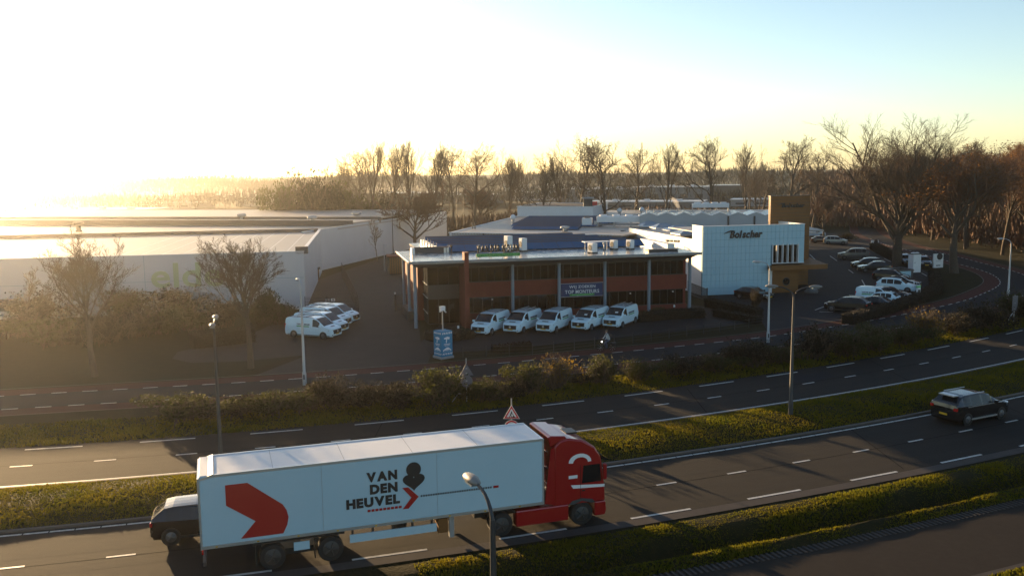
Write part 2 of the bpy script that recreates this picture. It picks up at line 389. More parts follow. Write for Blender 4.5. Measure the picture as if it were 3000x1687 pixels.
# the local road with its red lanes: one path, offset lines
def catmull(pts, step=1.0):
    P_ = [Vector((p[0],p[1],0)) for p in pts]; P_ = [P_[0]*2-P_[1]] + P_ + [P_[-1]*2-P_[-2]]; out = []
    for i in range(1, len(P_)-2):
        n = max(2, int((P_[i+1]-P_[i]).length/step))
        for k in range(n):
            t = k/n; a,b,c,d = P_[i-1],P_[i],P_[i+1],P_[i+2]
            out.append(.5*((2*b)+(c-a)*t+(2*a-5*b+4*c-d)*t*t+(3*b-a-3*c+d)*t**3))
    out.append(P_[-2]); return out
up_line = [(-150,34),(-100,45.5),(-60,55.6),(-35.6,61.4),(-17.9,65.2),(-2.9,69.7),(8.0,73.8),(18.5,78.2),(25.3,81.7),(36.7,89.2),(48.5,98.6),(55.6,106.0),(62.2,114.5),(66.0,122.5),(68.2,131),(69.6,143),(71.2,156),(73.4,178),(80,207),(93,245),(112,314),(145,411),(200,560)]
path = catmull(up_line, 1.0)
def offset_path(P_, d):
    out = []
    for i, p in enumerate(P_):
        t = (P_[min(i+1,len(P_)-1)]-P_[max(i-1,0)]).normalized(); out.append(p + Vector((t.y,-t.x,0))*d)
    return out
def ribbon(d0, d1, z, P_=path):
    a, b = offset_path(P_, d0), offset_path(P_, d1); mb = MB()
    for p, q in zip(a, b): mb.v += [(p.x,p.y,z),(q.x,q.y,z)]
    for i in range(len(a)-1): mb.f.append((2*i,2*i+1,2*i+3,2*i+2))
    return mb
local = struct('local_road', ribbon(-1.85, 5.95, .0), m_red)
ribbon(0.0, 4.1, .004).build('asphalt_lane', m_local, local)
for d in (0.03, 4.07):
    P2 = offset_path(path, d); acc = 0.0; last = P2[0]; nxt = .2
    for i in range(1, len(P2)):
        seg = (P2[i]-P2[i-1]); 
        while acc + seg.length >= nxt:
            t = (nxt-acc)/seg.length; p = P2[i-1]+seg*t
            if -48 < p.x < 76 and p.y < 200:
                o = link('road_marking', dl, m_paint, local); o.location = (p.x, p.y, .006); o.rotation_euler = (0,0,math.atan2(seg.y, seg.x))
            nxt += 2.02
        acc += seg.length
ribbon(-1.97, -1.85, .06).build('kerb', m_kerb, local); ribbon(5.95, 6.07, .06).build('kerb', m_kerb, local)

def patch(name, pix, mat, z, parent=None):
    pts = [G(u, v) for u, v in pix]; mb = MB(); mb.v = [(p.x,p.y,z) for p in pts]; mb.f = [tuple(range(len(pts)))]
    return struct(name, mb, mat, parent)
yard = patch('yard_paving', [(745,1100),(1250,1071),(1262,1040),(1232,1000),(1225,930),(1330,870),(1330,700),(1160,742),(1000,795),(900,830),(893,905),(720,985),(520,1030),(505,1050),(560,1062),(700,1058),(790,1050),(865,1042),(900,1040)], m_pave, -.012)
front = patch('forecourt_paving', [(1232,1003),(1262,1036),(1500,1020),(1800,990),(2120,955),(2230,940),(2130,905),(2000,890),(1300,940)], m_lot, -.008)
lot = patch('parking_lot', [(2060,873),(2080,900),(2230,938),(2250,972),(2345,966),(2480,945),(2580,918),(2680,885),(2740,850),(2720,800),(2650,757),(2560,715),(2530,700),(2520,690),(2370,678),(2365,760),(2200,850)], m_lot, -.006)
# parking bay lines in the lot
bl = dash_mesh('bay_line', 1.0, .12)
for (a, b) in [((2432,750),(2452,764)),((2486,790),(2500,800)),((2525,820),(2535,838)),((2388,908),(2417,897)),((2638,860),(2648,868)),((2400,913),(2440,914)),((2590,757),(2610,767)),((2372,745),(2400,772)),((2700,800),(2715,808))]:
    p, q = G(*a), G(*b); d = q-p; o = link('bay_marking', bl, m_paint, lot); o.location = ((p.x+q.x)/2, (p.y+q.y)/2, .0); o.rotation_euler = (0,0,math.atan2(d.y,d.x)); o.scale = (d.length,1,1)
patch('lawn', [(-300,1000),(-300,1150),(0,1141),(217,1130),(404,1117),(559,1110),(700,1098),(800,1062),(860,1042),(700,1058),(560,1062),(505,1050),(520,1030),(740,985),(720,880),(0,940)], m_lawn, -.018)

# grass tufts, one object for each stretch of verge
def tufts(name, label, sampler, n, h0, h1, mat, w=.03):
    P0 = np.array([sampler() for _ in range(n)], np.float32)
    ang = nr.uniform(0, 2*PI, n); h = nr.uniform(h0, h1, n)*np.clip(.75+.5*np.sin(P0[:,0]*.9)*np.sin(P0[:,1]*1.3), .4, 1.4)
    V = np.zeros((n*3, 3, 3), np.float32)
    for k in range(3):
        a = ang + k*2.09 + nr.uniform(-.4,.4,n); lean = nr.uniform(.15,.7,n)*h
        bx, by = np.cos(a)*w, np.sin(a)*w; dx, dy = np.cos(a+1.57), np.sin(a+1.57)
        V[k::3,0] = P0 + np.stack([bx,by,0*a],1); V[k::3,1] = P0 - np.stack([bx,by,0*a],1)
        V[k::3,2] = P0 + np.stack([dx*lean, dy*lean, h],1)
    me = np_mesh(name, V.reshape(-1,3), np.arange(n*9).reshape(-1,3), 3)
    o = link(name, me, mat); return tag(o, label, 'grass', kind='stuff')
def s_median():
    x = rnd.uniform(-30, 44); t = rnd.random(); e = 4*t*(1-t); a, b = off(nearU,.5)(x), off(farB,-.5)(x)
    return (x, a+(b-a)*t, .08+.22*e)
tufts('median_grass', 'rough yellow green grass on the median between the carriageways', s_median, 60000, .03, .12, m_blade)
_px = np.array([p[0] for p in prof]); _pz = np.array([p[1] for p in prof])
def s_verge():
    x = rnd.uniform(-4, 36); d = rnd.uniform(.05, 3.6); s = nearEdge(x+.5)-nearEdge(x-.5); L = math.sqrt(1+s*s)
    return (x+s/L*d, nearEdge(x)-d/L, float(np.interp(d, _px, _pz))-.03)
tufts('ditch_grass', 'long grass on the ditch banks beside the near carriageway', s_verge, 40000, .04, .15, m_blade)
def s_mid():
    x = rnd.uniform(-32, 56); a = off(farT,.6)(x); b = a + 5.2 + .04*max(0, x); return (x, rnd.uniform(a, b), -.02)
tufts('verge_grass', 'dark green grass along the shrub verge beyond the far carriageway', s_mid, 34000, .06, .20, m_blade, .04)
def s_low():
    x = rnd.uniform(12, 26); return (x, svcN(x)-rnd.uniform(0,3.0), -.36)
tufts('corner_grass', 'grass at the outer edge of the service road', s_low, 5000, .05, .15, m_blade)

# ------------------------------------------------------------------ buildings
def hit(A, rz, y, u, v):
    """local (x, z) where the sight line of a pixel meets the upright plane local-y = y of the frame (A, rz)"""
    d = ((u-1500)/FOC)*_r2 + ((843.5-v)/FOC)*_u2 + _fw
    e1 = np.array([math.cos(rz), math.sin(rz)]); e2 = np.array([-e1[1], e1[0]]); A2 = np.array(A[:2])
    t = (A2@e2 + y)/(d[:2]@e2); p = t*d
    return float((p[:2]-A2)@e1), float(CAMH+p[2])
def loc_of(A, rz, p):
    dx, dy = p[0]-A[0], p[1]-A[1]; c, s = math.cos(rz), math.sin(rz); return (dx*c+dy*s, -dx*s+dy*c)
_fonts = {}
def glyph(ch, size, ext, shear=0.0, bold=0.0):
    cu = bpy.data.curves.new('glyph', 'FONT'); cu.body = ch; cu.size = size; cu.extrude = ext; cu.shear = shear; cu.offset = bold; cu.resolution_u = 3
    ob = bpy.data.objects.new('glyph', cu); COL.objects.link(ob); bpy.context.view_layer.update()
    me = bpy.data.meshes.new_from_object(ob.evaluated_get(bpy.context.evaluated_depsgraph_get()))
    bpy.data.objects.remove(ob); bpy.data.curves.remove(cu); me.materials.clear(); return me
def letters(text, width, height, parent, origin, mat, rot=(PI/2,0,0), ext=.02, shear=0.0, bold=0.0, each=True, name='letter', space=.12):
    """text set on the local XZ plane facing -Y, its lower left at origin, scaled to width x height"""
    size = 1.0; xs = 0.0; items = []
    for ch in text:
        if ch == ' ': xs += .32; continue
        me = glyph(ch, size, .5, shear, bold); co = np.empty(len(me.vertices)*3, np.float32); me.vertices.foreach_get('co', co); co = co.reshape(-1,3)
        lo, hi = co.min(0), co.max(0); co[:,0] += xs - lo[0]; items.append((me, co)); xs += hi[0]-lo[0] + space
    allc = np.concatenate([c for _, c in items]); lo, hi = allc.min(0), allc.max(0)
    sx, sy = width/(hi[0]-lo[0]), height/(hi[1]-lo[1]); out = []
    R3 = np.array(Matrix.Rotation(rot[2],3,'Z') @ Matrix.Rotation(rot[1],3,'Y') @ Matrix.Rotation(rot[0],3,'X'))
    if not each:
        VV, FF = [], []
    for me, c in items:
        q = np.stack([(c[:,0]-lo[0])*sx, (c[:,1]-lo[1])*sy, c[:,2]*2*ext], 1) @ R3.T + np.array(origin)
        me.vertices.foreach_set('co', q.astype(np.float32).ravel()); me.update()
        if each: out.append(link(name, me, mat, parent))
        else:
            o0 = len(VV); VV += [tuple(p) for p in q]; FF += [tuple(i+o0 for i in p.vertices) for p in me.polygons]
    if not each:
        m2 = MB(); m2.v = VV; m2.f = FF; out.append(m2.build(name, mat, parent))
    return out

# ---- white warehouse on the left
WA = Vector((-23.2,100.7,0)); WR = math.radians(9.1)
wh = thing('warehouse', 'long white flat-roofed warehouse with pale green lettering behind the bare trees', 'warehouse', WA, WR)
Z = 6.46
MB().box(-120,0,0,.25,0,Z).build('front_wall', m_whitewall, wh)
MB().box(-.25,0,.25,39.5,0,Z).build('side_wall', m_whitewall, wh)
MB().box(-120,-.25,.25,39.5,6.0,6.2).build('roof', m_roofpale, wh)
MB().box(-120,.06,-.05,.36,Z,Z+.07).build('parapet_cap', m_white, wh)
MB().box(-.36,.06,.36,39.5,Z,Z+.07).build('parapet_cap', m_white, wh)
MB().box(-120,-.36,39.2,39.5,6.0,Z+.25).build('back_upstand', m_roofdark, wh)
for i in range(9):
    MB().box(-2.2-i*2.3,-2.14-i*2.3,1,38,6.2,6.205).build('roof_seam', m_white, wh)
for i in range(14):
    MB().box(-8.55*i-8.5,-8.55*i-8.46,-.012,.0,0,Z-.02).build('wall_joint', m_joint, wh)
MB().box(-120,-.1,-.012,.0,3.55,3.58).build('wall_joint', m_joint, wh)
MB().box(-70,-30,-.2,-.02,.9,2.2).build('window_band', m_roofdark, wh)
for i in range(9): MB().box(-70+5*i,-69.8+5*i,-.26,-.2,.7,2.3).build('window_post', m_white, wh)
MB().box(-70.5,-29.5,-.28,-.2,.55,.75).build('window_sill', m_white, wh)
x0, zt = hit(WA, WR, -.05, 440, 772); x1, zb = hit(WA, WR, -.05, 655, 838)
letters('elde', x1-x0, zt-zb, wh, (x0,-.06,zb), m_greenlet, ext=.05, bold=.015, space=.08)
MB().box(-.9,.45,.0,.6,6.2,7.0).build('corner_box', m_roofdark, wh)
# wing with the long pale wall
wg = thing('warehouse_wing', 'long pale rear wing of the warehouse with stepped roof and bare side wall', 'warehouse')
wp = [(-31.2,135.5),(-30.3,139.6),(-24.6,162.6),(-14.3,201.0)]
for a, b in zip(wp, wp[1:]):
    d = Vector((b[0]-a[0], b[1]-a[1], 0)); n = Vector((-d.y, d.x, 0)).normalized()*.3
    MB().prism([(a[0],a[1]),(b[0],b[1]),(b[0]+n.x,b[1]+n.y),(a[0]+n.x,a[1]+n.y)], 0, 6.5).build('side_wall', m_whitewall, wg)
rf = MB().prism([(-31.4,135.6),(-14.6,201),(-130,229),(-135,128)], 6.0, 6.18).build('roof', m_roofpale, wg)
for (x, y, h, L) in ((-26.9,153.7,1.0,95),(-23.8,164.9,1.0,95),(-15,199.5,.5,110)):
    MB().obox((x-.97*L/2, y+.243*L/2, 6.18), L, .3, h, math.radians(-14)).build('roof_step_wall', m_roofdark, wg)
MB().prism([(-27.2,154.2),(-24.2,164.6),(-120,189),(-123,178)], 6.3, 6.75).build('roof_step', m_roofpale, wg)
MB().prism([(-24.1,165.4),(-15.4,199),(-120,225),(-120,189.6)], 6.8, 7.0).build('roof_step', m_roofpale, wg)
for i, (u, v) in enumerate(((1045,632),(708,638),(230,664),(915,645))):
    p = G(u, v, 7.0)
    t = thing('roof_vent', ('squat dark vent on the warehouse wing roof near the round tree','small dark vent on the hazy wing roof at mid width','dark cooling unit on the front warehouse roof near the left edge','small vent beside the roof step of the wing')[i], 'roof vent', (p.x,p.y,6.3), 0, 'vents on the warehouse roofs')
    MB().lathe([(.35,0),(.35,.8),(.9,1.0),(.9,1.35),(.6,1.5)], 10).build('hood', m_galv if i != 2 else m_dark, t)
    MB().lathe([(.5,-.15),(.5,.12)], 10).build('collar', m_dark, t)

# ---- two-storey office with the wide roof
VA = Vector((-9.7,84.9,0)); VR = math.radians(12.6)
of = thing('office_building', 'two-storey red brick office with wide flat overhanging roof and tall grey columns', 'office building', VA, VR)
WX0, WX1, WY, DEP = 2.1, 29.5, 3.2, 20.0
MB().prism([(0,0),(29.7,0),(29.7,12.6),(27.2,12.6),(27.2,23.5),(2.6,23.5),(2.6,12.6),(0,12.6)], 6.42, 6.66).build('roof', m_roofwet, of)
# fascia: tapered edge under the roof
for vs in ([(0,0,6.6),(29.7,0,6.6),(28.8,.9,6.02),(.9,.9,6.02)], [(0,12.6,6.6),(0,0,6.6),(.9,.9,6.02),(.9,12.6,6.02)], [(29.7,0,6.6),(29.7,12.6,6.6),(28.8,12.6,6.02),(28.8,.9,6.02)]):
    q = MB(); q.add(vs, [(0,1,2,3)]); q.build('fascia', m_fascia, of)
MB().box(.88,28.82,.9,12.6,6.0,6.03).build('soffit', m_fascia, of)
MB().box(-.04,29.74,-.05,.02,6.60,6.70).build('roof_edge_trim', m_steelblue, of)
MB().box(-.05,.03,.02,12.6,6.60,6.70).build('roof_edge_trim', m_alu, of)
for x, y in ((.75,2.0),(.75,7.3),(.75,12.4)) : MB().lathe([(.17,0),(.17,6.2)], 14, (x,y,0)).build('column', m_steelblue, of, 60)
for x in (10.45,15.24,20.06,24.81,29.3): MB().lathe([(.17,0),(.17,6.2)], 14, (x,2.0,0)).build('column', m_steelblue, of, 60)
MB().box(5.30,5.72,-.12,3.3,0,6.0).build('fin_wall', m_brick, of)
MB().box(5.302,5.718,-.118,1.1,6.0,7.42).build('fin_wall_top', m_brick, of)
MB().box(5.72,WX1,WY,WY+.3,2.62,4.12).build('brick_band', m_brick, of)
MB().box(5.72,WX1,WY,WY+.3,0,1.0).build('brick_base', m_brick, of)
MB().box(WX1-.35,WX1,WY+.3,DEP,0,6.0).build('end_wall', m_brick, of)
MB().box(1.55,2.35,6.6,7.1,0,6.0).build('corner_pier', m_brick, of)
MB().box(1.55,1.85,7.1,DEP,0,6.0).build('side_wall', m_brick, of)
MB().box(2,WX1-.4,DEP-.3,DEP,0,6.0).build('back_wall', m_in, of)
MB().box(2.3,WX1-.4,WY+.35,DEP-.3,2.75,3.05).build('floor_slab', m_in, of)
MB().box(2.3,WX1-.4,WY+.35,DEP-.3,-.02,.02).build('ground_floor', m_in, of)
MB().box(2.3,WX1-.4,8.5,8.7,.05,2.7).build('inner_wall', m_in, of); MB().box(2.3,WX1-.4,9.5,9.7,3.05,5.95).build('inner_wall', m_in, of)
def glazing(xa, xb, za, zb, n, y=WY+.12):
    w = (xb-xa)/n
    for i in range(n):
        p = MB().box(xa+i*w+.03, xa+(i+1)*w-.03, y, y+.012, za+.03, zb-.03).build('window_pane', m_glass, of)
        MB().box(xa+i*w-.03, xa+i*w+.03, y-.04, y+.05, za, zb).build('mullion', m_frame, p)
    MB().box(xa, xb, y-.045, y+.055, zb-.04, zb+.02).build('window_head', m_frame, of); MB().box(xa, xb, y-.05, y+.06, za-.02, za+.05).build('window_sill', m_frame, of)
for a, b in ((5.75,10.45),(10.45,15.24),(15.24,20.06),(20.06,24.81),(24.81,29.15)):
    glazing(a, b, 4.14, 5.6, 6); glazing(a, b, 1.02, 2.6, 5)
MB().box(5.72,WX1,WY+.06,WY+.3,5.64,6.0).build('head_panel', m_frame, of)
glazing(2.15,5.28,3.95,5.95,3); glazing(2.15,5.28,.1,2.6,3)
MB().box(2.15,5.28,WY+.1,WY+.3,2.62,3.93).build('spandrel', m_frame, of)
for i in range(4):                                    # side glazing of the corner
    y0 = WY+.15+i*.82
    p = MB().box(2.1,2.112,y0+.03,y0+.79,.3,5.95).build('window_pane', m_glass, of); MB().box(2.06,2.14,y0-.03,y0+.03,.1,5.97).build('mullion', m_frame, p)
for z in (1.15,2.7,4.0): MB().box(2.04,2.14,WY+.1,6.55,z,z+.09).build('transom', m_alu, of)
for (x, z0, z1, w, mt) in ((3.9,4.2,5.5,.8,m_blind),(4.75,4.2,5.5,.5,m_blind),(6.6,4.2,5.5,.6,m_blind),(27.4,4.5,5.5,.55,m_blind),(28.5,4.3,5.5,.35,m_blind),(4.2,.4,2.4,.8,m_blind),(25.6,4.7,5.5,.5,m_blind),(7.2,1.3,2.3,1.4,m_blind),(8.9,4.3,5.2,1.0,m_blind)):
    MB().box(x, x+w, WY+.4, WY+.43, z0, z1).build('roller_blind', mt, of)
for x in (8.6,17.5,23.2,27.9): MB().lathe([(.07,0),(.09,.05),(.07,.12)], 8, (x,WY-.12,2.3)).build('wall_lamp', m_white, of)
MB().box(.5,1.2,6.8,12.2,0,.9).build('planter', m_dark, of)
# low upstand and rear roof box
MB().box(1.2,1.5,8.0,9.6,6.66,7.30).build('upstand_end', m_white, of)
MB().box(1.5,5.2,9.4,9.7,6.66,7.28).build('upstand', m_roofdark, of)
# banner
bn = thing('banner', 'navy banner with white lettering and green strip between two office columns', 'banner', VA + Vector((0,0,0)), VR)
MB().box(15.46,19.84,2.02,2.05,2.47,3.74).build('banner_cloth', m_navy, bn)
letters('WIJ ZOEKEN', 2.75, .36, bn, (16.3,2.0,3.20), m_text, bold=.012)
letters('TOP MONTEURS', 3.6, .36, bn, (15.85,2.0,2.74), m_text, bold=.012)
MB().box(16.35,18.95,2.0,2.02,2.52,2.68).build('green_strip', m_green, bn)
for i in range(18): MB().box(16.6+i*.125,16.68+i*.125,1.99,2.0,2.56,2.63).build('small_print', m_greenlit, bn)
for z in (2.42,3.77): MB().tube([(15.35,2.03,z),(19.95,2.03,z)], .025, 6).build('banner_rod', m_alu, bn)
# roof sign
rs = thing('roof_sign', 'black rooftop letters above a green board on the office roof', 'sign', VA + Vector((0,0,6.66)), VR)
letters('VAN DER MOLEN', 4.25, .74, rs, (6.75,1.2,.60), m_ink, ext=.018, bold=.07, space=.10)
MB().box(6.68,11.04,1.16,1.26,.16,.48).build('green_board', m_greenboard, rs)
letters('BEVEILIGINGSTECHNIEK', 4.1, .17, rs, (6.80,1.15,.235), m_greenlit, bold=.01, ext=.01)
for x in (6.9,8.2,9.5,10.8):
    MB().tube([(x,1.35,0),(x,1.35,1.25)], .03, 6).build('sign_post', m_dark, rs); MB().tube([(x,1.35,1.0),(x,2.1,0)], .025, 6).build('sign_brace', m_dark, rs)
for z in (.3,.95): MB().tube([(6.7,1.33,z),(11.05,1.33,z)], .03, 6).build('sign_rail', m_dark, rs)
s2 = thing('roof_sign', 'small rooftop letter sign seen edge-on at the right end of the office roof', 'sign', VA + Vector((0,0,6.66)), VR)
letters('VAN DER MOLEN', 1.7, .26, s2, (27.9,5.2,.75), m_ink, rot=(PI/2,0,math.radians(-52)), ext=.05, bold=.02)
for q in (.2,1.5): MB().tube([(27.9+q*.61,5.2-q*.79,0),(27.9+q*.61,5.2-q*.79,1.1)], .03, 6).build('sign_post', m_galv, s2)
# solar array on the office
sa = thing('solar_array', 'blue solar panel rows covering the rear of the office roof', 'solar panels', VA + Vector((0,0,6.66)), VR)
for i in range(6):
    y = 8.9 + i*2.45; xa = 4.4 + (.9 if i < 1 else 0); xb = 27.0 - .85*i
    if y > 12.4: xb = min(xb, 26.9)
    q = MB(); q.add([(xa,y,.14),(xb,y,.14),(xb,y+1.55,.78),(xa,y+1.55,.78),(xa,y,.09),(xb,y,.09),(xb,y+1.55,.73),(xa,y+1.55,.73)],[(0,1,2,3),(7,6,5,4),(0,4,5,1),(1,5,6,2),(2,6,7,3),(3,7,4,0)])
    r = q.build('panel_row', m_solar, sa)
    q = MB(); q.add([(xa,y+1.34,.703),(xb,y+1.34,.703),(xb,y+1.56,.795),(xa,y+1.56,.795)],[(0,1,2,3)]); q.build('frame_top', m_dark, r)
    MB().box(xa,xb,y+1.57,y+1.60,.0,.76).build('wind_plate', m_dark, r); MB().box(xa,xb,y+1.6,y+2.4,.0,.02).build('row_shadow_tray', m_dark, r)  # the dark tray sheet paints in the shadow between the rows
    for k in range(int((xb-xa)/1.7)):
        x = xa+1.7*(k+1); q = MB(); q.add([(x-.02,y,.147),(x+.02,y,.147),(x+.02,y+1.55,.787),(x-.02,y+1.55,.787)],[(0,1,2,3)]); q.build('module_joint', m_dark, r)
    for k in range(2): MB().box(xa-.28-.3*k,xa-.08-.3*k,y+.2,y+1.2,.0,.5).build('end_bracket', m_alu, r)
# air-conditioning units on the office roof
def ac_unit(label, A, R, x, y, z, w=.5, d=.8, h=1.0, rz=0.3, grp='air-conditioning units on the office roof'):
    c, s = math.cos(R), math.sin(R)
    t = thing('air_conditioner', label, 'air conditioner', (A[0]+x*c-y*s, A[1]+x*s+y*c, z), R+rz, grp)
    MB().box(-w/2,w/2,-d/2,d/2,.12,h).build('casing', m_white, t, bevel=.03)
    MB().lathe([(.05,0),(.3,.0),(.3,.03),(.05,.03)], 14, (-w/2-.03,0,h*.55), 'x').build('fan_grille', m_dark, t)
    for yy in (-d/2+.08,d/2-.2): MB().box(-w/2-.1,w/2+.1,yy,yy+.12,0,.12).build('foot', m_dark, t)
    return t
ac_unit('white air conditioner with flat cover near the front of the office roof', VA, VR, 19.1, 3.1, 6.66, .6, .9, 1.05)
ac_unit('white air conditioner on the office roof beside the solar panel end', VA, VR, 22.6, 6.6, 6.66)
ac_unit('white air conditioner nearest the right end of the office solar rows', VA, VR, 24.3, 6.2, 6.66)
ac_unit('tall white air conditioner standing behind the roof sign letters', VA, VR, 11.3, 7.6, 6.66, .6, .8, 1.7)
ac_unit('grey air conditioner half hidden behind the last roof sign letters', VA, VR, 12.9, 7.7, 6.66, .6, .7, 1.4)
ca, sa_ = math.cos(VR), math.sin(VR)
def vdm(x, y, z): return Vector((VA.x+x*ca-y*sa_, VA.y+x*sa_+y*ca, z))
pc = thing('roof_cover', 'flat white canopy sheet standing on the office roof', 'roof cover', vdm(19.9,5.0,6.66), VR)
MB().box(-1.2,1.6,-.5,.5,1.0,1.06).build('sheet', m_white, pc)
for x in (-1.0,1.4): MB().tube([(x,0,0),(x,0,1.0)], .03, 6).build('post', m_galv, pc)
lb = thing('roof_parapet', 'long white low parapet box along the right side of the office roof', 'parapet', vdm(28.2,8.0,6.66), VR)
MB().box(-.4,.4,-3.6,4.4,0,.55).build('parapet_wall', m_white, lb); MB().box(-.45,.45,-3.65,4.45,.55,.60).build('parapet_cap', m_white, lb)
pl = thing('pallet_stack', 'dark low stack of boards on the right front of the office roof', 'boards', vdm(26.4,2.6,6.66), VR)
for i in range(3): MB().box(-1.6,1.6,-.5,.5,i*.09,i*.09+.07).build('board', m_dark, pl)
for i,(x,y,l) in enumerate(((8.2,7.6,'thin roof pipe left of the office solar rows'),(5.4,8.6,'short dark roof vent beside the office upstand'),(21.4,6.2,'small white dome vent between the office air conditioners'))):
    t = thing('roof_pipe', l, 'roof vent', vdm(x,y,6.66), 0); MB().lathe([(.08,0),(.08,.6),(.16,.66),(.16,.78),(.05,.85)],10).build('pipe', m_galv if i!=1 else m_dark, t); MB().lathe([(.2,0),(.2,.05)],10).build('flange', m_dark, t)

# ---- white panelled office with brown tower
BA = Vector((22.8,107.5,0)); BR = math.radians(11.5)
bo = thing('panelled_building', 'tall white panelled building with brown timber tower and dark italic lettering', 'building', BA, BR)
H = 8.25
MB().box(0,8.95,.05,.35,0,H-.02).build('front_core', m_joint, bo)
MB().box(8.95,13.2,.05,.35,5.95,H-.02).build('front_core', m_joint, bo)
MB().box(0,.3,.35,3.2,0,H).build('side_wall', m_white, bo)
MB().box(0.02,.3,3.2,27,0,6.55).build('side_wall', m_white, bo)
MB().box(-.03,.36,-.02,3.25,H,H+.06).build('parapet_cap', m_white, bo); MB().box(.36,13.25,-.02,.4,H,H+.06).build('parapet_cap', m_white, bo)
MB().box(12.9,13.22,.4,6,3.5,H).build('upper_side_wall', m_white, bo); MB().box(12.88,13.26,.4,6,H,H+.06).build('parapet_cap', m_white, bo)
MB().box(.3,13.2,.35,12,7.4,7.5).build('roof', m_roofpale, bo)
MB().box(.3,22,12,27,6.2,6.3).build('roof', m_roofpale, bo)
pw, ph = .56, .0
rows = 10; rh = H/rows
pm = {}
ncol = 24; cw = 13.2/ncol
for r in range(rows):
    for c in range(0, ncol):
        x = c*cw; z = r*rh
        if x > 8.7 and z < 5.7: continue
        key = 'panel'
        if key not in pm: pm[key] = MB().box(.010,cw-.010,0,.05,.014,rh-.014).mesh('wall_panel')
        if c % 2 == 0 or True:
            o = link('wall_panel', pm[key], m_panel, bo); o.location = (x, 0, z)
# window with white fins
for i in range(5):
    x = 9.0 + i*.68
    p = MB().box(x+.06,x+.62,.30,.32,3.72,5.9).build('window_pane', m_glass, bo)
for i in range(6): MB().box(8.97+i*.68,9.05+i*.68,-.12,.32,3.62,5.95).build('window_fin', m_white, bo)
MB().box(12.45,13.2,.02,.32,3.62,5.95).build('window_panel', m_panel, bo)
MB().box(8.95,13.2,-.12,.35,3.56,3.62).build('window_ledge', m_white, bo)
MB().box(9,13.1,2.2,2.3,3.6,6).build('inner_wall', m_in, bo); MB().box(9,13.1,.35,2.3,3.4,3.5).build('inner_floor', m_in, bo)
# canopy and timber entrance
MB().prism([(8.3,-1.3),(15.6,-1.3),(15.9,-.9),(19.8,12.5),(13.2,12.5),(8.4,.0)], 2.85, 3.35).build('canopy', m_wood, bo)
MB().prism([(8.28,-1.33),(15.63,-1.33),(15.95,-.9),(15.8,-.86),(15.5,-1.2),(8.4,-1.2)], 3.35, 3.42).build('canopy_edge', m_wood, bo)
ent = MB().box(8.95,12.4,-.25,5,0,2.85).build('entrance_block', m_wood, bo)
MB().lathe([(.42,0),(.42,.04)], 20, (10.8,-.29,1.35), 'y').build('round_window', m_cglass, ent)
MB().lathe([(.50,0),(.50,.02)], 20, (10.8,-.27,1.35), 'y').build('round_frame', m_dark, ent)
MB().box(8.6,8.95,-.2,.05,0,2.85).build('white_pier', m_white, bo)
# tower
MB().box(11.75,17.25,6,6.55,0,11.5).build('tower_wall', m_wood, bo)
for i in range(26): MB().box(11.74,17.26,5.985,6.0,.3+i*.43,.33+i*.43).build('timber_joint', m_dark, bo)
MB().box(11.7,17.3,5.95,6.6,11.5,11.56).build('tower_cap', m_dark, bo)
for (x0,z0,w,h,y,mt) in ((3.4,6.78,4.2,.92,-.09,m_ink),(13.25,10.02,3.2,.55,5.93,m_ink)):
    letters('Bolscher', w, h, bo, (x0,y,z0), mt, ext=.06, shear=.25, bold=.03, space=.04)
    s = MB(); n = 10; top = []; bot = []
    for i in range(n+1):
        t = i/n; xx = x0 - .19*w + t*.36*w; zz = z0 + h*(.62 + .42*math.sin(t*2.2)); top.append((xx, zz)); bot.append((xx, zz - h*.17*math.sin(PI*min(1, t*1.05))-.005))
    s.prism_y(top + bot[::-1], y-.06, y+.04); s.build('swoosh', mt, bo)
for (u, v) in ((1832,672),(1920,700)):
    t = thing('wall_downlight', 'bracket lamp casting a shadow on the sunlit side wall, %s of two' % ('farther' if u < 1900 else 'nearer'), 'wall lamp', G(u, v+12, 5.6), 0, 'lamps on the sunlit side wall')
    MB().tube([(0,0,-.8),(0,0,.5)], .04, 6).build('bracket', m_dark, t); MB().tube([(0,0,.4),(-.5,-.2,.45)], .04, 6).build('arm', m_dark, t)
    MB().obox((-.5,-.2,.35), .5,.3,.12).build('lamp_head', m_dark, t)

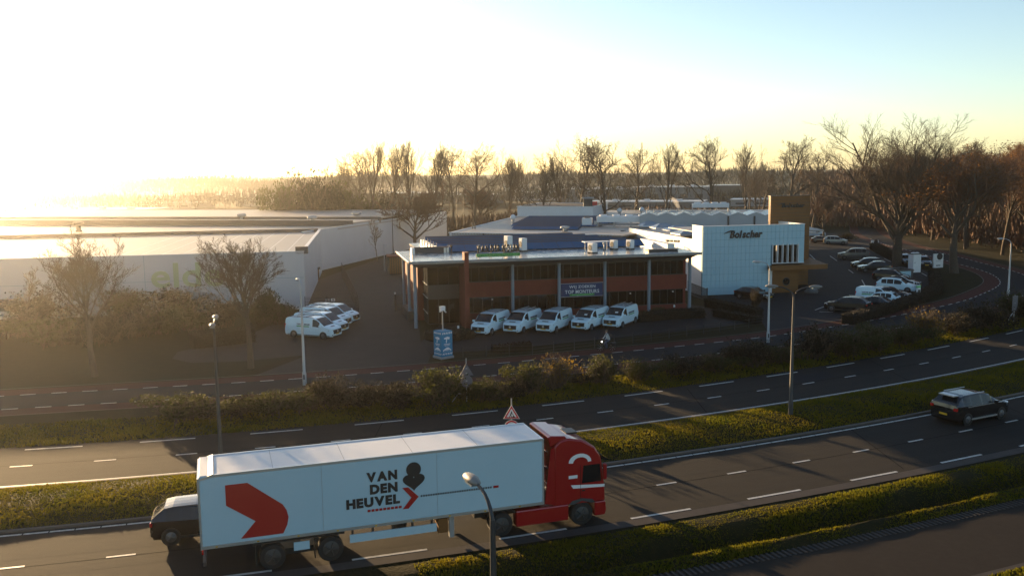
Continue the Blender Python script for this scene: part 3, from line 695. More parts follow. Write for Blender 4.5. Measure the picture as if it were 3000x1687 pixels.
# ---- production hall behind
hl = thing('production_hall', 'low pale ribbed production hall with large flat roof behind the offices', 'factory hall')
hp = [(-9.3,136.8),(14.2,127.8),(21.0,141),(46,141),(48,200),(2,200)]
MB().prism([(-9.3,136.8),(15.5,127.3),(19.5,133),(46,133),(50,205),(7,212)], 5.75, 5.95).build('roof', m_roofpale, hl)
def ribbed(a, b, z0, z1, parent, name='wall', mat=m_clad, step=.45):
    A3, B3 = Vector((a[0],a[1],0)), Vector((b[0],b[1],0)); d = (B3-A3); L = d.length; rz = math.atan2(d.y, d.x); q = MB(); c, s = math.cos(rz), math.sin(rz)
    n = max(2, int(L/step)); 
    for i in range(n):
        x0_, x1_ = L*i/n, L*(i+.55)/n
        for (xa, xb, y) in ((x0_, x1_, -.05), (x1_, L*(i+1)/n, 0.0)):
            q.add([(A3.x+xa*c-y*s, A3.y+xa*s+y*c, z0),(A3.x+xb*c-y*s, A3.y+xb*s+y*c, z0),(A3.x+xb*c-y*s, A3.y+xb*s+y*c, z1),(A3.x+xa*c-y*s, A3.y+xa*s+y*c, z1)], [(0,1,2,3)])
        q.add([(A3.x+x1_*c+.05*s, A3.y+x1_*s-.05*c, z0),(A3.x+x1_*c, A3.y+x1_*s, z0),(A3.x+x1_*c, A3.y+x1_*s, z1),(A3.x+x1_*c+.05*s, A3.y+x1_*s-.05*c, z1)], [(0,1,2,3)])
        q.add([(A3.x+x0_*c, A3.y+x0_*s, z0),(A3.x+x0_*c+.05*s, A3.y+x0_*s-.05*c, z0),(A3.x+x0_*c+.05*s, A3.y+x0_*s-.05*c, z1),(A3.x+x0_*c, A3.y+x0_*s, z1)], [(0,1,2,3)])
    return q.build(name, mat, parent)
ribbed((-9.3,136.8),(14.2,127.8),0,5.95,hl,'front_wall'); 
MB().prism([(-9.35,136.7),(-9.05,136.6),(7.2,212),(6.9,212.1)],0,6.05).build('left_wall', m_white, hl)
d_ = Vector((14.2+9.3,127.8-136.8,0)); 
for t_ in (.22,.44,.68,.9):
    p = Vector((-9.3,136.8,0)) + d_*t_; MB().obox((p.x,p.y-.12,0), .22,.1,5.95, math.atan2(d_.y,d_.x)).build('downpipe', m_dark, hl)
for t_ in (.11,.33,.5,.6,.8):
    p = Vector((-9.3,136.8,0)) + d_*t_; MB().obox((p.x,p.y-.09,3.2), 1.3,.06,2.4, math.atan2(d_.y,d_.x)).build('pale_panel', m_white, hl)
p = Vector((-9.3,136.8,0)) + d_*.5; MB().obox((p.x,p.y-.1,5.95), d_.length+.3,.35,.12, math.atan2(d_.y,d_.x)).build('eaves_trim', m_white, hl)
# upper white box on the hall roof
ub = thing('upper_hall', 'windowless white box storey standing on the hall roof', 'building')
A_, B_, C_ = G(1516,634,5.95), G(1737,636,5.95), G(1780,622,5.95)
D_ = A_ + (C_-B_)
MB().prism([A_.xy, B_.xy, C_.xy, D_.xy], 5.95, 7.85).build('wall', m_white, ub)
ctr = (A_+B_+C_+D_)/4
MB().prism([(ctr + (q-ctr)*.985).xy for q in (A_,B_,C_,D_)], 7.85, 7.90).build('roof', m_roofdark, ub)
for (a, b) in ((A_,B_),(B_,C_),(C_,D_),(D_,A_)):
    m_ = (a+b)/2; d = b-a; MB().obox((m_.x,m_.y,7.85), d.length+.2,.25,.18, math.atan2(d.y,d.x)).build('parapet', m_white, ub)
# sawtooth hall on the right
sh = thing('sawtooth_hall', 'ribbed hall with zigzag glazed roof between white office and brown tower', 'factory hall')
S0, S1 = Vector((20.6,144.9,0)), Vector((42.5,141.2,0)); sd = (S1-S0).normalized(); sn = Vector((-sd.y, sd.x, 0))
ribbed(S0, S1, 5.9, 7.75, sh, 'front_wall', m_clad, .5)
ribbed(S0 + sn*22, S0, 5.9, 7.75, sh, 'left_wall', m_clad, .5)
nt_ = 8; Ls = (S1-S0).length/nt_
for i in range(nt_):
    p0 = S0 + sd*Ls*i; dep = 9.5
    for j in range(2):
        a = p0 + sn*(j*dep/2); m1 = a + sd*Ls*.5; e = a + sd*Ls; k = sn*(dep/2-.06)
        q = MB(); q.add([(a.x,a.y,7.75),(m1.x,m1.y,8.25),(m1.x+k.x,m1.y+k.y,8.25),(a.x+k.x,a.y+k.y,7.75)], [(0,1,2,3)]); q.build('glazed_slope', m_sky, sh)
        q = MB(); q.add([(m1.x,m1.y,8.25),(e.x,e.y,7.75),(e.x+k.x,e.y+k.y,7.75),(m1.x+k.x,m1.y+k.y,8.25)], [(0,1,2,3)]); q.build('glazed_slope', m_sky, sh)
    m1 = p0 + sd*Ls*.5; e = p0 + sd*Ls
    q = MB(); q.add([(p0.x,p0.y,7.75),(e.x,e.y,7.75),(m1.x,m1.y,8.25)], [(0,1,2)]); q.build('gable', m_clad, sh)
    MB().tube([(p0.x,p0.y-.05,7.76),(m1.x,m1.y-.05,8.27),(e.x,e.y-.05,7.76)], .07, 5).build('ridge_trim', m_white, sh)
q = S0 + sn*9.6; r_ = S1 + sn*9.6; MB().prism([q.xy, r_.xy, (r_+sn*12).xy, (q+sn*12).xy], 7.6, 7.75).build('flat_roof', m_roofpale, sh)
for t_ in (.62,.80): 
    p = S0 + (S1-S0)*t_; MB().obox((p.x,p.y-.1,6.0), .25,.12,1.7).build('downpipe', m_dark, sh)
ld = thing('roof_ladder', 'white ladder with railing on the ribbed hall wall', 'ladder', G(1960,665,5.95), math.atan2(sd.y, sd.x))
for x in (-.25,.25): MB().tube([(x,-.25,0),(x,-.25,3.0)], .04, 6).build('rail', m_alu, ld)
for i in range(8): MB().tube([(-.25,-.25,.2+i*.3),(.25,-.25,.2+i*.3)], .025, 5).build('rung', m_alu, ld)
rl = thing('roof_railing', 'thin metal guard rail on the hall roof edge behind the ladder', 'railing', S0 + sd*1.0 + sn*.4 + Vector((0,0,7.75)), math.atan2(sd.y, sd.x))
for i in range(6): MB().tube([(i*1.2,0,0),(i*1.2,0,1.1)], .03, 5).build('post', m_galv, rl)
for z in (.6,1.1): MB().tube([(0,0,z),(6,0,z)], .03, 5).build('rail', m_galv, rl)
# pyramid rooflights on the low roof
for i, (u, v, s_) in enumerate(((1893,662,1.5),(1933,668,1.7),(1978,675,2.0),(2012,686,2.2))):
    p = G(u, v, 6.3); t = thing('rooflight', ('farthest','second','third','nearest')[i] + ' hipped grey rooflight in the row on the sunlit flat roof', 'rooflight', (p.x+.5,p.y,6.3), BR, 'rooflights on the flat roof')
    MB().box(-s_,s_,-s_*.8,s_*.8,-.05,.15).build('kerb', m_white, t)
    q = MB(); q.add([(-s_,-s_*.8,.15),(s_,-s_*.8,.15),(s_,s_*.8,.15),(-s_,s_*.8,.15),(-s_*.3,0,.75),(s_*.3,0,.75)], [(0,1,5,4),(1,2,5),(2,3,4,5),(3,0,4)]); q.build('glazing', m_sky, t)
# chillers and tanks on the hall roof
ch = thing('rooftop_chiller', 'long white cooling unit on legs with four fans on the hall roof', 'cooling unit', G(1748,665,5.95), math.atan2(sd.y,sd.x))
MB().box(0,8.3,0,2.0,.75,1.7).build('casing', m_white, ch, bevel=.04)
for i in range(4):
    f = MB().lathe([(.62,1.7),(.62,1.95),(.5,1.95)], 14, (1.0+i*2.1,1.0,0)).build('fan_ring', m_white, ch); MB().lathe([(.5,1.9),(.1,1.94)], 14, (1.0+i*2.1,1.0,0)).build('fan_grille', m_dark, f)
for x in (.15,2.8,5.5,8.1): 
    for y in (.1,1.9): MB().box(x-.08,x+.08,y-.08,y+.08,0,.75).build('leg', m_galv, ch)
for y in (.6,1.3): MB().tube([(.3,y,.35),(8.3,y,.35)], .09, 8).build('pipe', m_galv, ch)
cb = thing('rooftop_chiller', 'small square white cooling unit beside the long one on the hall roof', 'cooling unit', G(1705,665,5.95), math.atan2(sd.y,sd.x))
MB().box(0,1.6,0,1.4,.3,1.45).build('casing', m_white, cb, bevel=.03); MB().lathe([(.5,1.45),(.5,1.62),(.1,1.62)], 12, (.8,.7,0)).build('fan_ring', m_dark, cb)
for x in (.1,1.5): MB().box(x-.06,x+.06,.1,1.3,0,.3).build('leg', m_galv, cb)
MB().box(2.0,2.4,.2,.7,0,.9).build('pump_box', m_galv, cb)
c2 = thing('rooftop_chiller', 'blue-white four-fan cooling unit near the sawtooth roof', 'cooling unit', S0 + sd*8.5 + sn*11.5 + Vector((0,0,7.75)), math.atan2(sd.y,sd.x))
MB().box(0,6.2,0,1.8,.8,1.5).build('casing', m_white, c2, bevel=.04)
for i in range(4): MB().lathe([(.55,1.5),(.55,1.7),(.1,1.7)], 12, (.9+i*1.45,.9,0)).build('fan_ring', m_white, c2)
for x in (.1,2.1,4.1,6.1): MB().box(x-.07,x+.07,.1,1.7,0,.8).build('leg', m_galv, c2)
for i,(u,v,l) in enumerate(((1503,652,'white onion-shaped vent near the left edge of the hall roof'),(1880,627,'white onion vent in front of the dark skylight box'),(1815,630,'pale round vent behind the upper white box'))):
    t = thing('roof_vent', l, 'roof vent', G(u,v,5.95), 0, 'onion vents on the hall roof'); MB().lathe([(.25,0),(.25,.5)],10).build('stem', m_galv, t); MB().lathe([(.28,.5),(.52,.75),(.5,1.05),(.3,1.35),(.08,1.45)],12).build('turbine', m_white, t, 60)
t = thing('roof_vent', 'short squat vent in the sunlit middle of the hall roof', 'roof vent', G(1655,678,5.95), 0); MB().lathe([(.3,0),(.3,.4),(.7,.5),(.7,.75),(.2,.85)],12).build('hood', m_galv, t); MB().lathe([(.45,0),(.45,.08)],12).build('collar', m_dark, t)
t = thing('twin_flue', 'pair of thin dark flue pipes at the left edge of the hall roof', 'chimney', G(1388,671,5.95), 0)
for x in (-.2,.2): MB().lathe([(.1,0),(.1,1.0),(.14,1.05)],8,(x,0,0)).build('flue', m_dark, t)
t = thing('roof_plant', 'dark rooftop plant with blue hood on the upper white box', 'roof plant', G(1722,604,7.9), 0)
MB().box(-.9,.9,-.6,.6,0,1.5).build('casing', m_dark, t); MB().box(-1.2,1.2,-.8,.8,1.5,1.8).build('hood', m_steelblue, t); MB().tube([(0,0,1.8),(0,0,2.8),(.6,0,3.0)],.08,6).build('pipe', m_galv, t)
t = thing('red_tank', 'small red box beside the roof plant on the upper box', 'tank', G(1741,602,7.9), 0); MB().box(-.6,.6,-.4,.4,0,.8).build('casing', m_signred, t, bevel=.05); MB().tube([(1.2,0,-.2),(1.2,0,2.0)],.09,6).build('flue', m_galv, t)
# solar array of the hall roof
ha = thing('solar_array', 'dark blue solar panel field on the pale hall roof', 'solar panels', (0,0,5.95), 0)
hd = d_.normalized(); hn = Vector((-hd.y, hd.x, 0))
for i in range(15):
    t_ = i/14; pL = G(1478 + 66*t_ - (0 if i > 3 else 0) + (20 if i < 4 else 0), 669 - 31*t_, 6.2); wR = (10.5 if i < 4 else 12 + 8*t_) 
    a = pL; b = pL + Vector((math.cos(-.25), math.sin(-.25), 0))*wR; k = hn*1.05
    q = MB(); q.add([(a.x,a.y,.12),(b.x,b.y,.12),(b.x+k.x,b.y+k.y,.55),(a.x+k.x,a.y+k.y,.55),(a.x+k.x,a.y+k.y,.0),(b.x+k.x,b.y+k.y,.0)], [(0,1,2,3),(3,2,5,4)]); r = q.build('panel_row', m_solar, ha); q = MB(); k2 = hn*.92; q.add([(a.x+k2.x,a.y+k2.y,.513),(b.x+k2.x,b.y+k2.y,.513),(b.x+k.x,b.y+k.y,.57),(a.x+k.x,a.y+k.y,.57)],[(0,1,2,3)]); q.build('frame_top', m_dark, r)

# ------------------------------------------------------------------ vehicles
def interp(pts, x):
    return float(np.interp(x, [p[0] for p in pts], [p[1] for p in pts]))
def wheel(parent, x, y, r, w, side, rim=m_rim):
    """a wheel on the side (+1 left, -1 right) of a vehicle"""
    t = MB().lathe([(r*.62,-w/2),(r*.94,-w/2),(r,-w/2+.03),(r,w/2-.03),(r*.94,w/2),(r*.62,w/2)], 24, (x,y,r), 'y').build('wheel', m_tyre, parent, 40)
    o = MB().lathe([(r*.64,0),(r*.60,.012*side),(r*.3,.02*side),(r*.12,.05*side)], 18, (x,y+side*(w/2+.004),r), 'y').build('rim', rim, t, 50)
    for k in range(5):
        a = k*2*PI/5; c, s = math.cos(a), math.sin(a)
        MB().tube([(x+c*r*.12,y+side*(w/2+.035),r+s*r*.12),(x+c*r*.58,y+side*(w/2+.03),r+s*r*.58)], [r*.09,r*.06], 4).build('spoke', rim, t)
    return t
def vehicle(name, label, cat, sp, paint, group=None):
    """x runs from the rear bumper (0) to the nose (L); sp holds the side profile"""
    root = thing(name, label, cat, group=group); L, hw = sp['L'], sp['W']/2
    top, belt, zb = sp['top'], sp['belt'], sp.get('zb', .22)
    keys = sorted(set([round(p[0],3) for p in top] + [round(a,3) for w in sp['side'] for a in w] + [round(L*i/26,3) for i in range(27)]))
    keys = [k for i, k in enumerate(keys) if i == 0 or k-keys[i-1] > .02 or k in [round(a,3) for w in sp['side'] for a in w]]
    plan = sp.get('plan', [(0,.90),(.12,.96),(.4,1),(L-.9,1),(L-.35,.94),(L-.1,.84),(L,.74)])
    rings = []
    for x in keys:
        zt = interp(top, x); f = interp(plan, x); zl = interp(belt, x); h = hw*f
        zbt = zb + (.12 if x < .05 or x > L-.05 else 0)
        zc = min(zl, zt-.10); cab = max(0.0, min(1.0, (zt-zl-.06)/.35)); ru = hw*f*(1-cab*sp.get('tumble', .2))
        rings.append([(0,zbt),(h*.86,zbt),(h*.98,zbt+.10),(h,zbt+(zc-zbt)*.55),(h*.975,zc),(ru*.985,zt-.07-.02*cab),(ru*.90,zt-.02),(ru*.5,zt-.004),(0,zt)])
    n = len(rings[0]); cats = {'body': MB(), 'windscreen': MB(), 'rear_window': MB()}; sidew = {}
    V = [[(x,y,z) for (y,z) in r] for x, r in zip(keys, rings)]
    def put(key, quad, mirror):
        q = [(p[0], -p[1] if mirror else p[1], p[2]) for p in quad]
        if not mirror: q = q[::-1]
        m = cats[key] if key in cats else sidew.setdefault(key, MB()); m.add(q, [tuple(range(len(q)))])
    for i in range(len(keys)-1):
        xm = (keys[i]+keys[i+1])/2
        for j in range(n-1):
            key = 'body'
            if j == 4:
                for w_i, (a, b) in enumerate(sp['side']):
                    if a < xm < b: key = 'S%d' % w_i
            if j in (6,7) or (j == 5 and False):
                if sp['ws'][0] < xm < sp['ws'][1]: key = 'windscreen'
                if sp.get('rw') and sp['rw'][0] < xm < sp['rw'][1]: key = 'rear_window'
            if j == 5 and sp['ws'][0] < xm < sp['ws'][1]: key = 'windscreen' if sp.get('wrap') else 'body'
            for mir in (False, True):
                k2 = key + ('R' if mir else 'L') if key.startswith('S') else key
                put(k2, [V[i][j],V[i+1][j],V[i+1][j+1],V[i][j+1]], mir)
    for e in (0, -1):
        ring = V[e]; poly = ring + [(p[0],-p[1],p[2]) for p in ring[-2:0:-1]]; cats['body'].add(poly, [tuple(range(len(poly)))])
    cats['body'].build('body', paint, root, 38)
    for k, nm in (('windscreen','windscreen'),('rear_window','rear_window')):
        if cats[k].v: cats[k].build(nm, m_cglass, root)
    for k in sidew: sidew[k].build('side_window', m_cglass, root)
    r = sp.get('r', .33)
    for x in sp['axles']:
        for s in (-1, 1):
            MB().lathe([(r*1.14,-.02),(r*1.14,.02)], 22, (x,s*(hw*.992),r), 'y').build('wheel_arch', m_black, root)
            wheel(root, x, s*(hw-.09), r, .22, s)
    # lamps, grille, plates, mirrors
    zn = interp(top, L-.12)
    hz = sp.get('hz', zn-.16)
    for s in (-1, 1):
        MB().prism([(L-.42,s*hw*.955),(L-.10,s*hw*.80),(L-.02,s*hw*.60),(L-.02,s*hw*.52),(L-.3,s*hw*.70)][::s], hz-.08, hz+.08).build('headlamp', m_head, root)
        MB().box(-.015,.10,min(s*hw*.93,s*hw*.70),max(s*hw*.93,s*hw*.70),sp.get('tz',.75),sp.get('tz',.75)+sp.get('th',.22)).build('tail_lamp', m_tail, root)
        mx0 = sp['ws'][1]-.25 if sp['ws'][0] > L*.3 else sp['ws'][1]
        MB().obox((sp.get('mx', mx0), s*(hw+.11), sp.get('mz', interp(belt, L*.6)+.02)), .14,.20,.18).build('mirror', paint if sp.get('mirror_paint', True) else m_black, root)
        MB().box(.5,L-.5,min(s*hw*.99,s*hw*1.005),max(s*hw*.99,s*hw*1.005),zb+.02,zb+.14).build('sill', m_black, root) if sp.get('sill') else None
    MB().box(L-.06,L+.012,-hw*.52,hw*.52,hz-.20,hz+.03).build('grille', m_black, root)
    MB().box(L-.05,L+.02,-.26,.26,zb+.2,zb+.31).build('number_plate', m_plate, root)
    MB().box(-.025,.02,-.26,.26,sp.get('pz',.62),sp.get('pz',.62)+.11).build('number_plate', m_plate, root)
    MB().box(L-.12,L+.01,-hw*.7,hw*.7,zb+.0,zb+.10).build('bumper_lip', m_black, root)
    return root

VITO = dict(L=5.14, W=1.93, top=[(0,1.62),(.06,1.78),(.25,1.87),(.9,1.91),(2.9,1.90),(3.35,1.84),(3.55,1.74),(4.25,1.22),(4.55,1.13),(4.95,1.00),(5.08,.86),(5.14,.62)],
    belt=[(0,1.14),(3.3,1.12),(5.14,.95)], side=[(3.05,3.78)], ws=(3.40,4.22), axles=(1.0,4.2), r=.33, tumble=.13, tz=.85, th=.45, mz=1.13, mx=3.95,
    plan=[(0,.93),(.12,.97),(.4,1),(4.2,1),(4.75,.95),(5.0,.86),(5.14,.76)], hz=.80, sill=False)
def work_van(label, group):
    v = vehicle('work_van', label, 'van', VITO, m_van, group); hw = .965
    MB().box(5.10,5.16,-.62,.62,.50,.86).build('front_grille', m_black, v); MB().lathe([(.11,0),(.11,.02)], 16, (5.165,0,.70), 'x').build('round_badge', m_alu, v)
    for s in (-1, 1):
        for (a, b, z) in ((.35,3.1,1.905),): MB().tube([(a,s*.76,1.87),(a+.1,s*.76,1.94),(b-.1,s*.76,1.94),(b,s*.76,1.87)], .022, 5).build('roof_rail', m_black, v)
        MB().box(.3,4.9,s*hw-.004 if s>0 else s*hw-.006,s*hw+.006 if s>0 else s*hw+.004,.30,.36).build('side_trim', m_black, v)
        MB().box(4.86,5.12,min(s*.60,s*.78),max(s*.60,s*.78),.36,.44).build('fog_lamp_bay', m_black, v)
        rz = 0 if s < 0 else PI
        x0 = 1.35 if s < 0 else 2.75
        letters('VAN DER MOLEN', 1.4, .15, v, (x0,s*(hw*.985),1.22), m_inkg, rot=(PI/2+s*.10,0,rz), ext=.012, bold=.02, each=False, name='side_lettering')
        MB().box(1.35,2.7,min(s*.975,s*.952),max(s*.975,s*.952),1.07,1.15).build('green_stripe', m_green, v)
    q = MB(); q.add([(4.55,-.32,1.145),(4.72,-.32,1.10),(4.72,.32,1.10),(4.55,.32,1.145)],[(0,1,2,3)]); q.build('bonnet_lettering', m_inkg, v)
    for x in (1.2,2.2): MB().box(x,x+.05,-.78,.78,1.93,1.96).build('roof_bar', m_black, v)
    return v
# four vans by the yard gate, nose towards the drive
dL = (G(948,994)-G(860,988)); hL = math.atan2(dL.y, dL.x)
lab4 = ['white lettered van at the front of the four beside the yard gate','second white lettered van of the four beside the yard gate','third white lettered van of the four, one from the gate fence','white lettered van at the back of the four against the gate fence']
van0 = work_van(lab4[0], 'white vans parked by the yard gate')
def put_van(v, front_wheel, head, near_right=True):
    # front_wheel: contact point of the near front wheel; body axis from it
    c, s = math.cos(head), math.sin(head); lx, ly = 4.2, (-.90 if near_right else .90)
    place(v, (front_wheel[0]-(lx*c-ly*s), front_wheel[1]-(lx*s+ly*c), 0), head)
fw0 = G(948,994); bases = [fw0 + (G(u,v,.3)-G(993.5,981,.3)) for u, v in ((993.5,981),(1015,966),(1023,949),(1049,938))]
put_van(van0, bases[0], hL)
for i in (1,2,3):
    v = copy_tree(van0); v['label'] = lab4[i]; put_van(v, bases[i] + Vector((0,.0,0)), hL + (0,.03,-.02,.04)[i])
# five vans in front of the office, nose to the camera
lab5 = ['white van leftmost of the five nosed out before the office','white van second from the left of the five before the office','white van in the middle of the five before the office','white van fourth of the five, below the navy banner end','white van rightmost of the five before the office, set back']
dF = (G(1823,961.6)-G(1861,945.6)); hF = math.atan2(dF.y, dF.x)
for i, (u, v_) in enumerate(((1440,982),(1533,977),(1629,975.5),(1732,969),(1823,961.6))):
    v = copy_tree(van0); v['label'] = lab5[i]; v['group'] = 'white vans nosed out before the office'
    put_van(v, G(u, v_), hF + (.06,.02,.04,-.05,-.02)[i], near_right=False)
    if i in (3,4): q = MB(); q.add([(3.86,.05,1.524),(4.0,.05,1.42),(4.0,.35,1.42),(3.86,.35,1.524)],[(0,1,2,3)]); q.build('windscreen_paper', m_signwhite, v)
    if i in (1,4):
        for sx in (-.35,.35): MB().tube([(.4,sx,2.0),(3.0,sx,2.0)], .03, 5).build('roof_ladder', m_alu, v)

def car_spec(L=4.4, W=1.82, H=1.5, hood=.95, kind='suv'):
    if kind == 'suv':
        top = [(0,H*.58),(.04,H*.70),(.10,H*.74),(.55,H*.955),(.9,H*.99),(L*.42,H),(L*.57,H*.955),(L*.62,H*.91),(L*.76,hood+.07),(L*.84,hood+.02),(L-.22,hood-.12),(L-.06,hood-.25),(L,hood-.42)]
        side = [(.62,1.20),(1.25,L*.44),(L*.455,L*.66)]; rw = (.10,.56); ws = (L*.60,L*.757)
    else:
        top = [(0,H*.55),(.05,H*.66),(.35,H*.72),(.95,H*.96),(1.4,H),(L*.46,H*.995),(L*.55,H*.95),(L*.72,hood+.06),(L*.82,hood+.01),(L-.2,hood-.13),(L-.05,hood-.26),(L,hood-.42)]
        side = [(1.1,1.5),(1.55,L*.44),(L*.455,L*.62)]; rw = (.36,.93); ws = (L*.56,L*.717)
    return dict(L=L, W=W, top=top, belt=[(0,H*.66),(L*.7,H*.60),(L,hood-.1)], side=side, ws=ws, rw=rw, axles=(L*.185,L*.80), r=.34 if kind=='suv' else .31, tumble=.22, tz=H*.52, th=.16, mz=H*.62, mx=L*.66, hz=hood-.22, sill=True, pz=.55)
def put_car(v, near_wheel, head, sp, near_right, front=True):
    c, s = math.cos(head), math.sin(head); lx = sp['axles'][1 if front else 0]; ly = -(sp['W']/2-.05) if near_right else (sp['W']/2-.05)
    place(v, (near_wheel[0]-(lx*c-ly*s), near_wheel[1]-(lx*s+ly*c), 0), head)
GP = 'cars in the parking lot'
SUV, SED, MPV = car_spec(4.5,1.85,1.66,1.02,'suv'), car_spec(4.4,1.80,1.46,.92,'sedan'), car_spec(4.9,1.92,1.88,1.12,'suv')
hA = math.atan2(*(lambda d: (d.y, d.x))(G(2436,913)-G(2505,919)))
def add_car(name, label, cat, sp, paint, wheelpx, head, near_right, front=True):
    v = vehicle(name, label, cat, sp, paint, GP); put_car(v, G(*wheelpx), head, sp, near_right, front)
    if paint in (m_carblack, m_cardark, m_cargrey) and sp is not SED:
        for s in (-1,1): MB().tube([(.9,s*.62,sp['top'][5][1]+.01),(sp['L']*.52,s*.62,sp['top'][5][1]+.01)], .02, 5).build('roof_rail', m_alu, v)
    return v
add_car('parked_suv','black estate SUV at the near corner of the parking lot','car',SUV,m_carblack,(2436,913),hA,False)
add_car('parked_car','dark hatchback directly behind the black SUV at the lot corner','car',SED,m_cardark,(2505,905),hA,False)
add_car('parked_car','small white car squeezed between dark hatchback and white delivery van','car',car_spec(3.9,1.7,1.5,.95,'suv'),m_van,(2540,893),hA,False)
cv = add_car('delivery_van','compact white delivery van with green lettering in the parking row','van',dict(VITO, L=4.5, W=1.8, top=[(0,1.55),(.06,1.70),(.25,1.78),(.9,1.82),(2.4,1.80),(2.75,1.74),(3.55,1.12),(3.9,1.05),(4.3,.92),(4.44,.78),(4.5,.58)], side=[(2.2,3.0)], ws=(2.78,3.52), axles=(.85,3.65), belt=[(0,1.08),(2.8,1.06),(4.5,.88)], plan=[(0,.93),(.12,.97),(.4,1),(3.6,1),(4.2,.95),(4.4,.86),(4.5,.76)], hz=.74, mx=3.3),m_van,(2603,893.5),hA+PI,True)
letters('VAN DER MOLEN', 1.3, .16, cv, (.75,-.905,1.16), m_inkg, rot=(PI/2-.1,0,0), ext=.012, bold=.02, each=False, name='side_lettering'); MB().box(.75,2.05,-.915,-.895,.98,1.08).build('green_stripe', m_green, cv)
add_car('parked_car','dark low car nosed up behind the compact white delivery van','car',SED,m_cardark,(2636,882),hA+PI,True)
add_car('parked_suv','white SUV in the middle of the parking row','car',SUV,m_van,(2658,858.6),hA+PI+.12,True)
add_car('parked_car','dark blue car just behind the white SUV','car',SED,m_cardark,(2672,846),hA+PI+.12,True)
add_car('parked_suv','black car farthest back in the row of the white SUV','car',SUV,m_carblack,(2640,828),hA+PI+.12,True)
hB = math.atan2(*(lambda d: (d.y, d.x))(G(2534,798.4)-G(2586,799)))
add_car('parked_suv','black coupe-like SUV in the middle of the lot facing the tower','car',car_spec(4.6,1.9,1.6,1.0,'sedan'),m_carblack,(2534,798.4),hB,False)
add_car('parked_car','black car hidden beside the coupe-like SUV in mid lot','car',SUV,m_carblack,(2514,788),hB,False)
hC = math.atan2(*(lambda d: (d.y, d.x))(G(2473,760.6)-G(2531,761.5)))
add_car('parked_minivan','long dark minivan with tinted windows across the middle of the lot','minivan',MPV,m_cargrey,(2473,760.6),hC,False)
add_car('parked_suv','grey SUV with pale roof at the rear of the lot','car',SUV,m_carsilver,(2470,717),hC+PI,True)
add_car('parked_car','dark red car partly behind the grey SUV','car',SED,m_carred,(2430,713),hC+PI,True)
add_car('parked_van','white van half hidden by the brown tower','van',VITO,m_van,(2406,694.6),hC+PI,True)
add_car('parked_car','black car parked against the white panelled wall','car',SED,m_carblack,(2226,882),math.radians(-48),True)
add_car('parked_suv','black SUV facing out beside the white cabinet','car',SUV,m_carblack,(2692,784),math.radians(-100),True)
add_car('parked_car','dark car with bright roof edge beyond the low white enclosure','car',SUV,m_cardark,(2640,778),math.radians(-95),True)
# two cars on the near carriageway
def lane_pos(x, t):   # between the centre dashes (0) and the far edge line (1)
    y = nearC(x)*(1-t) + nearU(x)*t; return Vector((x, y, .0)), math.atan(nearC(x+.5)-nearC(x-.5))
big = car_spec(4.8,1.94,1.74,1.06,'suv')
v = vehicle('driving_suv','black SUV driving away in the far lane of the near carriageway','car',big,m_carblack); p, a = lane_pos(25.3,.5); place(v, (p.x,p.y,.0), a)
for s in (-1,1): MB().tube([(.8,s*.66,1.75),(2.6,s*.66,1.75)], .025, 5).build('roof_rail', m_alu, v); MB().box(.9,3.9,min(s*.955,s*.985),max(s*.955,s*.985),1.055,1.085).build('window_trim', m_alu, v); MB().box(1.2,3.4,min(s*.96,s*1.03),max(s*.96,s*1.03),.30,.36).build('side_step', m_alu, v)
MB().box(.15,.6,-.5,.5,1.66,1.72).build('roof_spoiler', m_alu, v)
v = vehicle('driving_hatchback','dark hatchback with sunlit roof overtaking behind the lorry','car',car_spec(4.3,1.8,1.55,.98,'suv'),m_carblack); p, a = lane_pos(-15.1,.42); place(v, (p.x,p.y,.0), a)

# ---- articulated lorry
TA = Vector((-11.70,32.25,0)); TR = math.radians(18.25)
tn = Vector((-math.sin(TR), math.cos(TR), 0))
lo = thing('articulated_lorry','red tractor unit pulling a long white box trailer with red arrow and black lettering','lorry', TA + tn*1.275, TR)
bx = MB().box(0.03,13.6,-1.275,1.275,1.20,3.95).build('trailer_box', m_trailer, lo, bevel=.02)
MB().box(.05,13.58,-1.2,1.2,3.955,3.975).build('roof_sheet', m_white, bx)
MB().box(.5,13.61,-1.285,-1.20,3.90,4.0).build('roof_rail', m_alu, bx); MB().box(.5,13.61,1.20,1.285,3.90,4.0).build('roof_rail', m_alu, bx)
MB().box(0.03,13.6,-1.29,-1.275,1.16,1.28).build('lower_rail', m_alu, bx); MB().box(0.03,13.6,1.275,1.29,1.16,1.28).build('lower_rail', m_alu, bx)
MB().prism_y([(-.02,3.86),(.55,4.03),(.55,3.9),(-.02,3.8)], -1.28, 1.28).build('rear_roof_flap', m_alu, bx)
MB().box(-.03,.05,-1.285,1.285,1.15,3.9).build('rear_frame', m_alu, bx)
MB().box(13.55,13.63,-1.28,1.28,1.18,3.98).build('front_corner_trim', m_alu, bx)
for i in range(1,5): MB().box(i*2.7,i*2.7+.02,-1.24,1.24,3.976,3.982).build('roof_seam', m_galv, bx)
def side_poly(name, pts, mat, y=-1.285):
    q = MB(); n = len(pts); q.v = [(x, y, z) for x, z in pts]; q.f = [tuple(range(n))]; return q.build(name, mat, bx)
arc = [(2.45+.62*math.cos(t), 2.02+.75*math.sin(t)) for t in [-.9+.2*i for i in range(8)]]
side_poly('red_arrow', [(.95,3.55),(1.75,3.55),(3.0,2.55),(3.14,2.30),(3.20,2.02),(3.14,1.72),(2.98,1.40),(1.42,1.40),(1.98,2.02),(.95,2.76)], m_redg)
ky = -1.287
letters('VAN', 1.22, .40, bx, (6.22,ky,3.00), m_ink, ext=.003, bold=.065, each=True, name='trailer_letter', space=.06)
